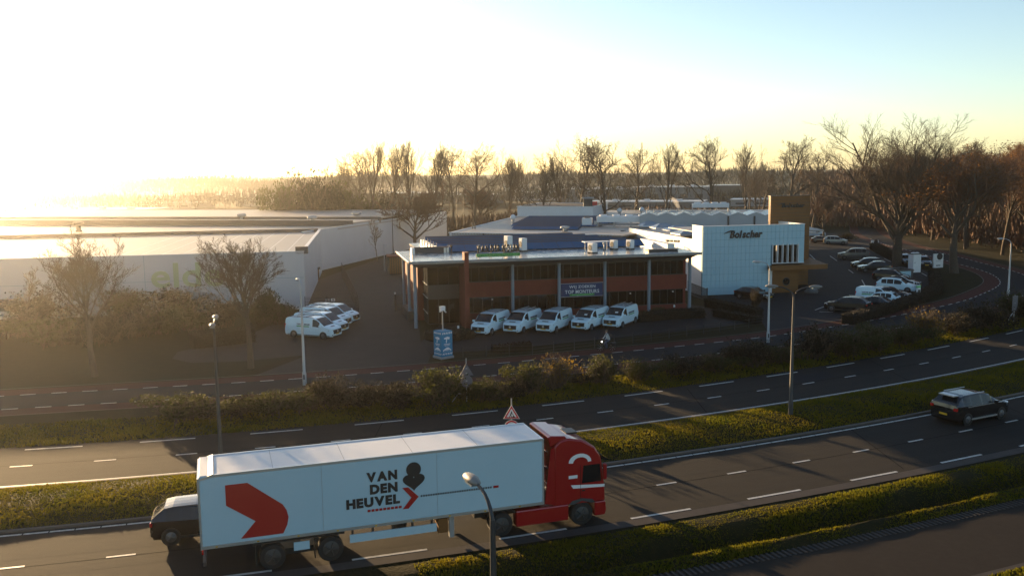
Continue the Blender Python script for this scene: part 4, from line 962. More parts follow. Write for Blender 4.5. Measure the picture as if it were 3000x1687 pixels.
letters('DEN', 1.10, .40, bx, (6.34,ky,2.50), m_ink, ext=.003, bold=.065, each=True, name='trailer_letter', space=.06)
letters('HEUVEL', 2.12, .40, bx, (5.40,ky,2.00), m_ink, ext=.003, bold=.065, each=True, name='trailer_letter', space=.06)
MB().lathe([(.30,0),(.30,.006)], 22, (8.10,ky-.003,3.32), 'y').build('round_emblem', m_ink, bx)
hp_ = []
for i in range(33):
    t = 2*PI*i/32; hp_.append((8.10+.028*16*math.sin(t)**3, 2.84+.024*(13*math.cos(t)-5*math.cos(2*t)-2*math.cos(3*t)-math.cos(4*t))))
side_poly('heart_emblem', hp_[:-1], m_ink, ky-.003)
side_poly('red_chevron', [(7.62,2.62),(7.86,2.62),(8.28,2.18),(7.86,1.74),(7.62,1.74),(7.98,2.18)], m_redg, ky-.003)
for i in range(9): side_poly('small_red_print', [(6.22+i*.155,1.80),(6.34+i*.155,1.80),(6.34+i*.155,1.90),(6.22+i*.155,1.90)], m_redg, ky-.003)
for i in range(30): side_poly('small_print', [(8.36+i*.10,2.15),(8.43+i*.10,2.15),(8.43+i*.10,2.23),(8.36+i*.10,2.23)], m_inkg, ky-.003)
side_poly('small_print', [(11.40,2.14),(11.63,2.14),(11.63,2.24),(11.40,2.24)], m_redg, ky-.003)
MB().box(.2,13.2,-.45,.45,.95,1.16).build('chassis', m_black, lo)
for x in (2.55,4.75):
    for s in (-1,1): wheel(lo, x, s*1.08, .50, .36, s, m_rimdark)
MB().box(2.2,5.2,-.9,.9,.38,.62).build('axle', m_black, lo)
for s in (-1,1):
    a, b = sorted((s*1.24, s*1.20))
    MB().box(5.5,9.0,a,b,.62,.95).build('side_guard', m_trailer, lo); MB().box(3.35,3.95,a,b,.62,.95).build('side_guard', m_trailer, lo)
    MB().box(1.8,5.3,min(s*1.26,s*.9),max(s*1.26,s*.9),1.05,1.12).build('mudguard', m_black, lo)
    MB().box(9.6,9.8,min(s*.95,s*.75),max(s*.95,s*.75),.15,1.1).build('landing_leg', m_galv, lo)
    MB().box(.0,.06,min(s*1.15,s*.75),max(s*1.15,s*.75),.92,1.06).build('tail_lamp', m_tail, lo)
for s_ in (-1,1):
    for x in (1.95,4.15): MB().box(x-.02,x+.02,min(s_*1.22,s_*.9),max(s_*1.22,s_*.9),.2,1.0).build('mud_flap', m_black, lo)
    for i in range(5): MB().box(5.6+i*.8,5.66+i*.8,min(s_*1.2,s_*1.0),max(s_*1.2,s_*1.0),.6,1.16).build('guard_bracket', m_dark, lo)
    for x in (4.5,9.05): MB().box(x-.005,x+.005,min(s_*1.276,s_*1.281),max(s_*1.276,s_*1.281),1.28,3.9).build('panel_seam', m_galv, bx)
    for i in range(9): MB().box(.5+i*1.5,.58+i*1.5,min(s_*1.29,s_*1.296),max(s_*1.29,s_*1.296),1.19,1.24).build('side_marker', m_plate, bx)
MB().lathe([(.3,-.6),(.3,.6)], 14, (7.6,0,.85), 'y').build('air_tank', m_dark, lo)
MB().box(9.1,9.5,-1.1,-.5,.45,1.05).build('tool_box', m_wood, lo); MB().box(.02,.14,-1.15,1.15,.45,.60).build('rear_bumper', m_dark, lo)
# tractor
MB().box(10.8,16.2,-.45,.45,.62,.95).build('tractor_chassis', m_black, lo)
for x, w_ in ((11.75,.55),(15.35,.34)):
    for s in (-1,1): wheel(lo, x, s*(1.24-w_/2), .50, w_, s, m_rimdark)
for s in (-1,1):
    a, b = sorted((s*1.245, s*.75))
    MB().box(12.4,14.75,a,b,.30,1.0).build('side_fairing', m_redp, lo, bevel=.06)
    MB().prism_y([(14.75,.98),(14.9,1.12),(15.35,1.2),(15.85,1.1),(15.95,.95),(15.8,.95),(15.35,1.08),(14.95,.95)], min(s*1.26,s*.9), max(s*1.26,s*.9)).build('wheel_arch', m_fascia, lo)
    MB().prism_y([(11.1,.95),(11.3,1.12),(12.2,1.12),(12.4,.95),(12.3,.95),(12.15,1.07),(11.35,1.07),(11.2,.95)], min(s*1.24,s*.7), max(s*1.24,s*.7)).build('rear_mudguard', m_black, lo)
cabp = [(14.10,.95),(14.10,3.55),(14.35,3.78),(14.75,3.86),(15.35,3.74),(15.95,3.38),(16.22,2.95),(16.30,2.60),(16.42,1.55),(16.44,.95)]
cab_o = MB().prism_y(cabp, -1.24, 1.24).build('cab', m_redp, lo, 30, bevel=.07)
MB().prism_y([(15.95,.32),(16.44,.32),(16.50,.55),(16.46,.95),(15.95,.95)], -1.23, 1.23).build('front_bumper', m_redp, lo, bevel=.05)
q = MB(); q.add([(16.435,-1.08,1.72),(16.435,1.08,1.72),(16.325,1.05,2.72),(16.325,-1.05,2.72)],[(0,1,2,3)]); q.build('windscreen', m_cglass, cab_o)
MB().box(16.38,16.47,-.95,.95,.98,1.55).build('radiator_grille', m_black, cab_o)
MB().prism_y([(16.28,2.78),(16.62,2.70),(16.62,2.76),(16.30,2.95)], -1.15,1.15).build('sun_visor', m_cglass, cab_o)
for s in (-1,1):
    q = MB(); y = s*1.246; q.add([(15.35,y,1.85),(16.25,y,1.85),(16.18,y,2.62),(15.42,y,2.62)],[(0,1,2,3)]); q.build('side_window', m_cglass, cab_o)
    q = MB(); q.add([(14.95,y,1.66),(16.40,y,1.58),(16.40,y,1.70),(15.15,y,1.80),(14.85,y,1.82)],[(0,1,2,3,4)]); q.build('white_stripe', m_signwhite, cab_o)
    ar = [(14.75+.52*(1-math.cos(t))*1.0, 2.78+.38*math.sin(t)) for t in [PI*i/10 for i in range(11)]]; ar2 = [(14.95+.34*(1-math.cos(t)), 2.76+.24*math.sin(t)) for t in [PI*i/10 for i in range(11)]]
    q = MB(); pts = ar + ar2[::-1]; q.v = [(x,y,z) for x,z in pts]
    for i in range(10): q.f.append((i,i+1,len(pts)-2-i,len(pts)-1-i))
    q.build('white_arc', m_signwhite, cab_o)
    MB().box(15.28,15.30,min(y,y*.996),max(y*1.003,y),1.05,2.66).build('door_seam', m_black, cab_o); MB().box(15.36,15.5,min(y,y*1.012),max(y,y*1.012),1.50,1.56).build('door_handle', m_black, cab_o)
    q = MB(); q.add([(14.75,y,2.10),(15.15,y,2.10),(15.15,y,2.24),(14.75,y,2.24)],[(0,1,2,3)]); q.build('door_print', m_signwhite, cab_o)
    a, b = sorted((s*1.42, s*1.28)); MB().box(16.28,16.44,a,b,1.95,2.65).build('mirror', m_redp, cab_o, bevel=.04)
    MB().prism_y([(13.55+.12,1.15),(14.12,1.05),(14.12,3.56),(13.95,3.5)], min(s*1.24,s*1.19), max(s*1.24,s*1.19)).build('side_deflector', m_redp, cab_o)
    a, b = sorted((s*1.1, s*.78)); MB().box(16.42,16.49,a,b,.62,.82).build('headlamp', m_head, cab_o)
MB().prism_y([(13.95,3.55),(14.38,3.78),(14.72,3.87),(14.6,3.97),(14.0,4.03),(13.85,3.98)], -1.18, 1.18).build('roof_deflector', m_redp, cab_o, bevel=.03)
MB().box(15.0,15.5,-.35,.35,3.76,3.84).build('roof_hatch', m_black, cab_o)
for i in range(3): MB().box(14.09-.03,14.10,-.4,.4,1.6+i*.7,1.7+i*.7).build('rear_wall_rib', m_redp, cab_o)

# ------------------------------------------------------------------ street furniture
def lamp_head(parent, p, d, mat, L=.75):
    """elongated cobra head starting at p in direction d (unit, horizontal)"""
    d = Vector(d).normalized(); q = MB(); n = 10; segs = [(0,.05),(.08,.10),(.3,.15),(.55,.14),(.72,.08),(.75,.02)]; side = Vector((-d.y, d.x, 0))
    for (t, r) in segs:
        c = Vector(p) + d*t*(L/.75) + Vector((0,0,.02))
        for k in range(n):
            a = 2*PI*k/n; q.v.append(V3(c + side*math.cos(a)*r + Vector((0,0,1))*math.sin(a)*r*(.75 if math.sin(a) > 0 else .45)))
    for i in range(len(segs)-1):
        for k in range(n): q.f.append((i*n+k, i*n+(k+1)%n, (i+1)*n+(k+1)%n, (i+1)*n+k))
    q.f.append(tuple(range(n-1,-1,-1)))
    h = q.build('lamp_head', mat, parent, 60)
    c = Vector(p) + d*.36*(L/.75); MB().obox((c.x,c.y,c.z-.075), .4,.2,.03, math.atan2(d.y,d.x)).build('lamp_glass', m_sky, h)
def street_lamp(label, loc, height, dirs, mat, head, arm=.9, group='street lamps', rad=(.11,.055)):
    t = thing('street_lamp', label, 'street lamp', loc, 0, group)
    MB().lathe([(rad[0]*1.35,0),(rad[0]*1.35,.9),(rad[0],1.0),(rad[1]*1.1,height-.2),(rad[1],height)], 10).build('pole', mat, t, 50)
    MB().box(-.05,.05,-rad[0]*1.4,-rad[0]*1.2,.45,.8).build('service_door', m_dark, t)
    for d in dirs:
        d = Vector((d[0],d[1],0)).normalized(); pts = []
        for i in range(7):
            a = i/6*PI/2; pts.append((d.x*arm*(1-math.cos(a)), d.y*arm*(1-math.cos(a)), height-.1+.62*math.sin(a)))
        MB().tube(pts, [.05,.048,.045,.042,.04,.038,.036], 7).build('arm', mat, t, 60)
        lamp_head(t, Vector(pts[-1]), d, head)
    return t
a1 = math.atan(nearU(16.7+.5)-nearU(16.2)); nrm = Vector((-math.sin(a1), math.cos(a1), 0))
tanv = Vector((math.cos(a1), math.sin(a1), 0))
street_lamp('dark double-armed street lamp on the median right of the lorry', G(2315.5,1228) + Vector((0,0,.2)), 7.3, [(-.95,.35),(.95,-.05)], m_polek, m_lamphead)
street_lamp('dark double-armed street lamp on the median behind the lorry trailer', (-14.1,42.15,.2), 7.45, [(-.25,1),(.28,-1)], m_polek, m_lamphead)
street_lamp('pale street lamp beside the drive left of the office', G(893,1128), 7.0, [(-.4,.9)], m_pole, m_pole, .5)
street_lamp('pale street lamp in front of the white panelled wall', G(2250,1003), 6.5, [(-1,.15)], m_pole, m_pole, .7)
street_lamp('pale street lamp at the bend of the local road', G(2953,875), 6.3, [(-1,.1)], m_pole, m_pole, .8)
fb = G(1385,1413,8.15); street_lamp('dark street lamp in the foreground before the lorry trailer', (fb.x+.45, fb.y-.92, -.35), 8.0, [(-.42,.9)], m_polek, m_lamphead, .75)

def sign_post(name, label, base, rz, parts, h, back=False, cat='road sign'):
    t = thing(name, label, cat, base, rz); MB().tube([(0,0.03,0),(0,.03,h)], .035, 8).build('post', m_galv, t)
    for kind, z, s in parts:
        if kind == 'tri':
            o = [(-s*.5,0),(s*.5,0),(0,s*.87)]; c = (0,s*.29); i_ = [((x-c[0])*.68, (y-c[1])*.68+c[1]) for x,y in o]; i2 = [((x-c[0])*.62+0, (y-c[1])*.62+c[1]) for x,y in o]
            e = [((x-c[0])*1.1, (y-c[1])*1.1+c[1]) for x,y in o]
            pl = MB().prism_y([(x,z+y) for x,y in e], -.012, .0).build('triangle_plate', m_signback if back else m_signwhite, t)
            if not back:
                MB().prism_y([(x,z+y) for x,y in o], -.018, -.012).build('red_border', m_signred, pl)
                MB().prism_y([(x,z+y) for x,y in i_], -.024, -.018).build('white_field', m_signwhite, pl)
                zz = z + s*.07
                MB().prism_y([(-.02*s+.04*s,zz),(.25*s,zz),(.17*s,zz+.11*s),(.13*s,zz+.13*s),(.08*s,zz+.08*s)], -.028,-.024).build('heap_symbol', m_ink, pl)
                MB().prism_y([(-.17*s,zz),(-.13*s,zz),(-.07*s,zz+.13*s),(-.01*s,zz),(.03*s,zz),(-.03*s,zz+.17*s),(.02*s,zz+.26*s),(.13*s,zz+.12*s),(.15*s,zz+.14*s),(.02*s,zz+.33*s),(-.06*s,zz+.31*s),(-.10*s,zz+.16*s)], -.0285,-.0245).build('worker_symbol', m_ink, pl)
                MB().lathe([(.045*s,0),(.045*s,.004)], 12, (.0,-.0285,zz+.375*s), 'y').build('worker_head_symbol', m_ink, pl)
        if kind == 'disc':
            pl = MB().lathe([(s*.5,-.012),(s*.5,0)], 24, (0,0,z+s*.5), 'y').build('round_plate', m_signback if back else m_signwhite, t)
            if not back:
                MB().lathe([(s*.48,0),(s*.48,.004)], 24, (0,-.017,z+s*.5), 'y').build('red_border', m_signred, pl); MB().lathe([(s*.37,0),(s*.37,.004)], 24, (0,-.022,z+s*.5), 'y').build('white_field', m_signwhite, pl)
        if kind == 'board':
            MB().box(-s*.27,s*.27,-.012,0,z,z+s).build('board', m_signback if back else m_signwhite, t)
            for q in (.25,.75): MB().box(-s*.2,s*.2,0,.03,z+s*q,z+s*q+.03).build('clamp', m_galv, t)
        for q in (.12,.5): MB().box(-.06,.06,-.02,.075,z+q*s,z+q*s+.05).build('bracket', m_galv, t)
    return t
t = sign_post('road_sign','grey backs of a triangular and a round sign on a post by the verge', G(1368,1176), math.radians(12), [('tri',1.78,.85),('disc',.98,.80)], 2.9, back=True)
MB().tube([(-.1,0,.55),(-.55,.1,.55),(-.95,.2,.0)], .03, 6).build('stay', m_galv, t)
bs = (0.75,47.0,.25)
x_, z_ = hit((bs[0],bs[1],0), 0.0, 0.0, 1540, 1220)
sign_post('road_sign','red bordered roadworks triangle over a round speed sign on the median', (x_,47.0,.25), math.radians(-2), [('tri',z_-.25-.08,.80),('disc',z_-.25-.98,.80)], z_+.75)
t = sign_post('road_sign','grey back of a tall rectangular board sign beside the right-hand bend', G(2970,946), math.radians(28), [('board',1.15,1.5)], 2.7, back=True)
MB().tube([(-.9,0,0),(-.75,0,.55),(-.3,0,.95),(0,0,1.05)], .03, 6).build('stay', m_galv, t)

# mobile camera tower
ct = thing('camera_tower','blue wrapped mobile camera tower with mast beside the drive','camera tower', G(1299,1047), math.radians(40))
MB().box(-.62,.62,-.62,.62,.0,.18).build('base_frame', m_galv, ct)
MB().box(-.55,.55,-.55,.55,.18,2.25).build('cabinet', m_bluebox, ct, bevel=.02)
MB().tube([(0,0,2.25),(0,0,3.2),(0,0,4.0)], [.06,.05,.045], 8).build('mast', m_galv, ct)
MB().box(-.2,.2,-.16,.16,3.9,4.25).build('camera_housing', m_white, ct, bevel=.02); MB().tube([(-.15,-.1,3.95),(-.45,-.3,3.9)], [.09,.08], 8).build('camera_lens', m_white, ct); MB().tube([(.1,-.1,3.9),(.15,-.3,3.75)], [.06,.06], 8).build('camera_lens', m_white, ct)
for (fx, fy, rz) in ((0,-1,0),(-1,0,-PI/2)):
    for i in range(6):
        a = -.48+i*.17
        for zz in (2.02,.32):
            pts = [(a,zz),(a+.09,zz),(a+.16,zz+.15),(a+.07,zz+.15)]
            q = MB(); q.v = [(x, -.553, z) if fy else (-.553, -x, z) for x, z in pts]; q.f = [(0,1,2,3)]; q.build('hazard_stripe', m_signwhite, ct)
    for pts in ([(-.30,1.72),(.05,1.80),(.30,1.72),(.22,1.55),(.02,1.62),(-.02,1.30),(-.12,1.30),(-.08,1.60),(-.28,1.62)], [(-.32,1.22),(.32,1.22),(.32,1.17),(-.32,1.17)], [(-.24,1.10),(.24,1.10),(.24,1.06),(-.24,1.06)], [(-.40,.60),(.40,.60),(.40,.72),(.12,.92),(-.05,.92),(-.40,.74)]):
        q = MB(); q.v = [(x, -.553, z) if fy else (-.553, -x, z) for x, z in pts]; q.f = [tuple(range(len(pts)))]; q.build('printed_symbol', m_signwhite, ct)
    q = MB(); q.v = [(x, -.556, z) if fy else (-.556, -x, z) for x, z in ((-.36,.62),(.36,.62),(.30,.70),(-.30,.70))]; q.f = [(0,1,2,3)]; q.build('printed_symbol', m_bluebox, ct)

# fences and gates
def bar_fence(name, label, a, b, h, step, mat, cat='fence', posts=True, rail=.05, bar=.016):
    a, b = Vector((a.x,a.y,0)), Vector((b.x,b.y,0)); d = b-a; L = d.length
    t = thing(name, label, cat, a, math.atan2(d.y, d.x)); n = max(2, int(L/step))
    for i in range(n+1): MB().box(L*i/n-bar,L*i/n+bar,-bar,bar,.08,h).build('bar', mat, t)
    for z in (.12,h-.06): MB().box(0,L,-rail/2,rail/2,z,z+.05).build('rail', mat, t)
    for x in (0,L): MB().box(x-.06,x+.06,-.06,.06,0,h+.12).build('post', mat, t)
    return t
g1 = bar_fence('sliding_gate','dark barred gate panel beside the office column', G(1159,912), G(1214,905), 1.75, .16, m_dark, 'gate')
MB().lathe([(.08,1.9),(.1,1.98),(.06,2.1)], 8).build('gate_light', m_white, g1)
bar_fence('barred_railing','black barred railing between the office and the white panelled wall', G(2016,862), G(2071,886), 1.55, .17, m_dark, 'railing')
def mesh_fence(name, label, pts, h, mat, posts=2.5):
    t = thing(name, label, 'fence')
    for a, b in zip(pts, pts[1:]):
        a, b = Vector((a.x,a.y,0)), Vector((b.x,b.y,0)); d = b-a; L = d.length; n = max(1, round(L/posts)); nv = int(L/.22); q = MB(); u = d/L; nn = Vector((-u.y,u.x,0))*.006
        for i in range(n+1):
            p = a + d*i/n; MB().obox((p.x,p.y,0), .07,.07,h+.06).build('post', mat, t)
        for i in range(n):
            q = MB(); p0, p1 = a+d*i/n, a+d*(i+1)/n; m = int((p1-p0).length/.13)
            for k in range(m+1):
                p = p0+(p1-p0)*k/m; q.add([V3(p-u*.008),V3(p+u*.008),V3(p+u*.008+Vector((0,0,h))),V3(p-u*.008+Vector((0,0,h)))],[(0,1,2,3)])
            for z in (.1,.45,.8,1.15,1.5,1.85):
                if z < h: q.add([V3(p0+Vector((0,0,z))),V3(p1+Vector((0,0,z))),V3(p1+Vector((0,0,z+.02))),V3(p0+Vector((0,0,z+.02)))],[(0,1,2,3)])
            q.build('mesh_panel', mat, t)
    return t
mesh_fence('yard_fence','dark wire mesh fence running back along the yard drive', [G(1050,915),G(1002,808)], 1.9, m_dark)
mesh_fence('gate_fence','wire mesh fence with small signs behind the four vans', [G(895,915),G(960,913),G(1050,915)], 1.7, m_dark)
t = thing('fence_sign','two small pale plates fixed to the mesh fence behind the vans','sign', G(968,912)+Vector((0,-.15,0)), 0)
MB().box(-.5,.0,-.02,0,1.15,1.42).build('plate', m_galv, t); MB().box(.15,.6,-.02,0,1.18,1.45).build('plate', m_signwhite, t); MB().box(.3,.45,-.03,-.02,1.25,1.38).build('plate_symbol', m_ink, t)
def low_fence(name, label, pts, h=.9):
    t = thing(name, label, 'fence')
    for a, b in zip(pts, pts[1:]):
        d = b-a; n = max(1, round(d.length/2.2))
        for i in range(n): p = a+d*i/n; MB().obox((p.x,p.y,0), .07,.07,h).build('post', m_dark, t)
        for z in (.25,.5,.8): MB().tube([V3(a+Vector((0,0,z))),V3(b+Vector((0,0,z)))], .012, 4).build('wire', m_dark, t)
    return t
low_fence('wire_fence','low post and wire fence along the verge before the five vans', [G(1356,1046),G(1560,1040),G(1800,1012),G(2110,972),G(2235,955)])
bl_ = [(1975,920,'short bollard light in the bed right of the five vans'),(1343,985,'round bollard light in the bed by the office corner'),(2677,848,'thin white charging bollard beside the white SUV'),(2685,860,'second charging bollard nearest the white SUV nose')]
for u, v, l in bl_:
    t = thing('bollard_light', l, 'bollard', G(u,v), 0); MB().lathe([(.06,0),(.06,.75)],10).build('stem', m_dark if u < 2600 else m_white, t); MB().lathe([(.1,.75),(.1,.95),(.05,1.0)],10).build('lamp_top', m_white, t)
t = thing('charging_post','white charging post with green top at the edge of the lot','charging post', G(2689,880), math.radians(20))
MB().box(-.22,.22,-.12,.12,.3,1.75).build('cabinet', m_white, t, bevel=.03); MB().box(-.224,.224,-.124,.124,1.45,1.70).build('green_top', m_greenlit, t); MB().box(-.15,.15,-.13,-.12,.8,1.25).build('dark_panel', m_ink, t)
for x in (-.15,.15): MB().box(x-.04,x+.04,-.08,.08,0,.3).build('leg', m_dark, t)
def totem(label, base, rz, w, h):
    t = thing('totem_sign', label, 'sign', base, rz); MB().box(-w/2,w/2,-.1,.1,.0,h).build('board', m_signwhite, t)
    MB().lathe([(w*.30,0),(w*.30,.012)], 22, (w*.12,-.115,h*.80), 'y').build('round_emblem', m_ink, t)
    for i in range(5): MB().box(-w*.22+i*w*.09,-w*.15+i*w*.09,-.11,-.1,h*.12,h*.2).build('small_print', m_inkg, t)
    MB().box(-w*.25,w*.3,-.11,-.1,h*.47,h*.485).build('small_print', m_inkg, t); return t
totem('larger white totem sign with round dark emblem by the big tree trunk', G(2747,784), math.radians(15), 1.7, 2.1)
totem('smaller white totem sign with round emblem behind the dark minivan', G(2562,729), math.radians(15), 1.5, 1.6)
t = thing('white_cabinet','tall white cabinet with two round caps beside the facing SUV','cabinet', G(2678,797), math.radians(12))
MB().box(-.62,.62,-.6,.6,0,2.6).build('casing', m_white, t, bevel=.03); MB().box(-.70,.70,-.68,.68,2.6,2.7).build('roof_plate', m_dark, t); MB().box(-.40,-.34,-.62,-.6,1.3,1.5).build('door_handle', m_ink, t)
for x in (-.3,.35): MB().lathe([(.3,2.7),(.28,2.8),(.1,2.86)],12,(x,0,0)).build('round_cap', m_white, t)
t = thing('bin_enclosure','low pale blue walled enclosure with concrete rim in the lot','enclosure', G(2636,822), math.radians(10))
MB().box(-1.5,1.5,-.15,.05,0,1.25).build('front_panel', m_panel, t); MB().box(-1.85,-1.5,-.15,2.5,0,1.5).build('side_wall', m_kerb, t); MB().box(1.5,1.85,-.15,2.5,0,1.5).build('side_wall', m_kerb, t); MB().box(-1.5,1.5,2.3,2.5,0,1.5).build('back_wall', m_kerb, t); MB().box(-1.9,1.9,-.2,.12,1.26,1.42).build('rim', m_kerb, t)
t = thing('boulder','pale rounded boulder near the timber entrance','boulder', G(2376,858), 0)
q = MB(); n = 12
for i in range(7):
    ph = PI*i/6
    for k in range(n):
        th = 2*PI*k/n; w = 1+.18*math.sin(3*th+2*ph)+.12*math.sin(5*th-ph); q.v.append((.72*w*math.sin(ph)*math.cos(th), .55*w*math.sin(ph)*math.sin(th), .25+.5*math.cos(ph)*w))
for i in range(6):
    for k in range(n): q.f.append((i*n+k,i*n+(k+1)%n,(i+1)*n+(k+1)%n,(i+1)*n+k))
q.build('stone', m_stone, t, 50)
t = thing('brick_kiosk','small brown kiosk with blue panel at the foot of the wing wall','kiosk', G(917,822), math.radians(12))
MB().box(-.9,.9,-.6,.6,0,1.7).build('wall', m_wood, t); MB().box(-1.1,1.1,-.8,.8,1.7,1.9).build('roof', m_dark, t); MB().box(-.55,.55,-.62,-.6,.3,1.4).build('blue_panel', m_navy, t)
t = thing('yard_shed','brown slatted shed at the back of the yard beside the office','shed', G(1178,800), math.radians(12))
MB().box(-2,2,-1.5,1.5,0,2.6).build('wall', m_in, t); MB().box(-2.2,2.2,-1.7,1.7,2.6,2.8).build('roof', m_brick, t)
for i in range(12): MB().box(-1.95+i*.34,-1.7+i*.34,-1.53,-1.5,.1,2.5).build('slat', m_wood, t)
for i, (u, v, h, l) in enumerate(((1152,742,9,'thin dark lamp mast in front of the wing wall left of the round tree'),(1256,712,9,'thin dark lamp mast in front of the wing wall right of the round tree'),(1302,702,9,'thin dark lamp mast farther along the wing wall'),(1127,795,4.0,'short pale lamp mast in the yard'),(1340,690,9,'farther of two dark masts at the end of the wing wall'),(1360,688,9,'last dark mast beyond the wing wall'))):
    t = thing('light_mast', l, 'lamp mast', G(u,v), 0, 'masts along the wing wall'); MB().lathe([(.09,0),(.06,h)],8).build('pole', m_polek if i != 3 else m_pole, t); MB().obox((0.2,0,h), .6,.25,.12).build('lamp_head', m_dark if i != 3 else m_pole, t)

# ------------------------------------------------------------------ cyclist
m_skin = M('skin', (.45,.27,.19), .6); m_coat = M('pale_grey_coat', (.40,.41,.42), .85, col2=(.33,.34,.35), scale=6); m_jeans = M('blue_jeans', (.035,.055,.10), .85); m_hair = M('brown_hair', (.10,.06,.035), .7); m_bag = M('black_bag', (.02,.02,.022), .7)
cp = G(1777,1029); ch_ = math.radians(197)
bk = thing('bicycle','dark city bicycle ridden past the vans with its lamp on','bicycle', cp, ch_)
def ring(c, R_, r, n=28, m=6):
    q = MB()
    for i in range(n):
        a = 2*PI*i/n
        for k in range(m):
            b = 2*PI*k/m; q.v.append((c[0]+(R_+r*math.cos(b))*math.cos(a), c[1]+r*math.sin(b), c[2]+(R_+r*math.cos(b))*math.sin(a)))
    for i in range(n):
        for k in range(m): q.f.append((i*m+k, i*m+(k+1)%m, ((i+1)%n)*m+(k+1)%m, ((i+1)%n)*m+k))
    return q
for x in (-.53,.53):
    w_ = ring((x,0,.35), .32, .025).build('wheel', m_tyre, bk, 60)
    for i in range(8): MB().tube([(x,0,.35),(x+.31*math.cos(i*PI/4),0,.35+.31*math.sin(i*PI/4))], .005, 3).build('spoke', m_alu, w_)
for pts in ([(-.53,0,.35),(-.05,0,.30),(.34,0,.78),(-.2,0,.80),(-.53,0,.35)], [(-.05,0,.30),(-.22,0,.92)], [(.53,0,.35),(.36,0,.80),(.32,0,1.02)]): MB().tube(pts, .018, 6).build('frame_tube', m_dark, bk)
MB().tube([(.12,-.28,1.06),(.30,-.2,1.08),(.34,0,1.05),(.30,.2,1.08),(.12,.28,1.06)], .014, 6).build('handlebar', m_dark, bk)
MB().box(-.36,-.10,-.09,.09,.92,.99).build('saddle', m_black, bk, bevel=.02); MB().lathe([(.1,-.03),(.1,.03)], 14, (-.05,0,.30), 'y').build('chainwheel', m_dark, bk)
MB().box(-.85,-.35,-.07,.07,.72,.75).build('rear_rack', m_dark, bk); MB().box(-.8,-.42,.08,.22,.40,.72).build('pannier', m_black, bk, bevel=.02); MB().box(-.8,-.42,-.22,-.08,.40,.72).build('pannier', m_black, bk, bevel=.02)
MB().lathe([(.045,0),(.05,.06)], 10, (.40,0,.86), 'x').build('front_lamp', M('bicycle_lamp', (.9,.9,.85), .2, emit=((1,.95,.85), 6.0)), bk)
pe = thing('person','person in pale grey coat and jeans with dark backpack riding the bicycle','person', cp, ch_)
def skin_body(name, verts, edges, mat, parent, root=0):
    me = bpy.data.meshes.new(name); me.from_pydata([v[:3] for v in verts], edges, []); o = link(name, me, mat, parent)
    o.modifiers.new('skin', 'SKIN'); 
    for i, v in enumerate(verts):
        d = me.skin_vertices[0].data[i]; d.radius = (v[3], v[4] if len(v) > 4 else v[3]); d.use_root = (i == root)
    s = o.modifiers.new('subsurf', 'SUBSURF'); s.levels = 2; s.render_levels = 2; return o
bv = [(-.20,0,1.02,.15,.17),(-.12,0,1.22,.14,.17),(-.04,0,1.42,.13,.18),(0,0,1.53,.07,.07),(.02,0,1.60,.06,.06),(.03,0,1.68,.085,.08),(.03,0,1.78,.075,.07),
      (-.03,.18,1.46,.075),(.07,.23,1.24,.055),(.19,.25,1.09,.042),(-.03,-.18,1.46,.075),(.07,-.23,1.24,.055),(.19,-.25,1.09,.042),
      (-.19,.10,.98,.10),(.12,.11,.80,.075),(-.02,.12,.42,.05),(.05,.12,.34,.045),(-.19,-.10,.98,.10),(.16,-.11,.66,.075),(-.05,-.12,.26,.05),(.04,-.12,.19,.045),
      (.27,.26,1.07,.028),(.27,-.26,1.07,.028),(.14,.12,.33,.04),(.13,-.12,.18,.04)]
be = [(0,1),(1,2),(2,3),(3,4),(4,5),(5,6),(2,7),(7,8),(8,9),(2,10),(10,11),(11,12),(0,13),(13,14),(14,15),(15,16),(0,17),(17,18),(18,19),(19,20),(9,21),(12,22),(16,23),(20,24)]
body = skin_body('body', bv, be, m_coat, pe)
# skin on the face and hands, jeans on the legs: chosen by place on the body
def body_mat():
    m = bpy.data.materials.new('clothed_body'); m.use_nodes = True; nt = m.node_tree; b = nt.nodes['Principled BSDF']; b.inputs['Roughness'].default_value = .8
    co = _n(nt, 'ShaderNodeTexCoord').outputs['Object']; sp_ = _n(nt, 'ShaderNodeSeparateXYZ'); nt.links.new(co, sp_.inputs[0])
    def step(sock, v): 
        a = _n(nt, 'ShaderNodeMath', operation='GREATER_THAN'); nt.links.new(sock, a.inputs[0]); a.inputs[1].default_value = v; return a.outputs[0]
    def mix(f, c0, c1):
        x = _n(nt, 'ShaderNodeMix', data_type='RGBA'); nt.links.new(f, x.inputs[0])
        for i, c in ((6,c0),(7,c1)):
            if isinstance(c, tuple): x.inputs[i].default_value = (*c,1)
            else: nt.links.new(c, x.inputs[i])
        return x.outputs[2]
    c = mix(step(sp_.outputs[2], .32), (.03,.03,.03), (.035,.055,.10)); c = mix(step(sp_.outputs[2], 1.0), c, (.40,.41,.42)); c = mix(step(sp_.outputs[2], 1.585), c, (.45,.27,.19))
    c = mix(step(sp_.outputs[0], .235), c, (.45,.27,.19)); nt.links.new(c, b.inputs['Base Color']); return m
body.data.materials.clear(); body.data.materials.append(body_mat())
q = MB(); n = 12
for i in range(6):
    ph = PI*.62*i/5
    for k in range(n): th = 2*PI*k/n; q.v.append((.015+.108*math.sin(ph)*math.cos(th)-.02, .10*math.sin(ph)*math.sin(th), 1.755+.115*math.cos(ph)))
for i in range(5):
    for k in range(n): q.f.append((i*n+k,i*n+(k+1)%n,(i+1)*n+(k+1)%n,(i+1)*n+k))
q.build('hair', m_hair, pe, 60)
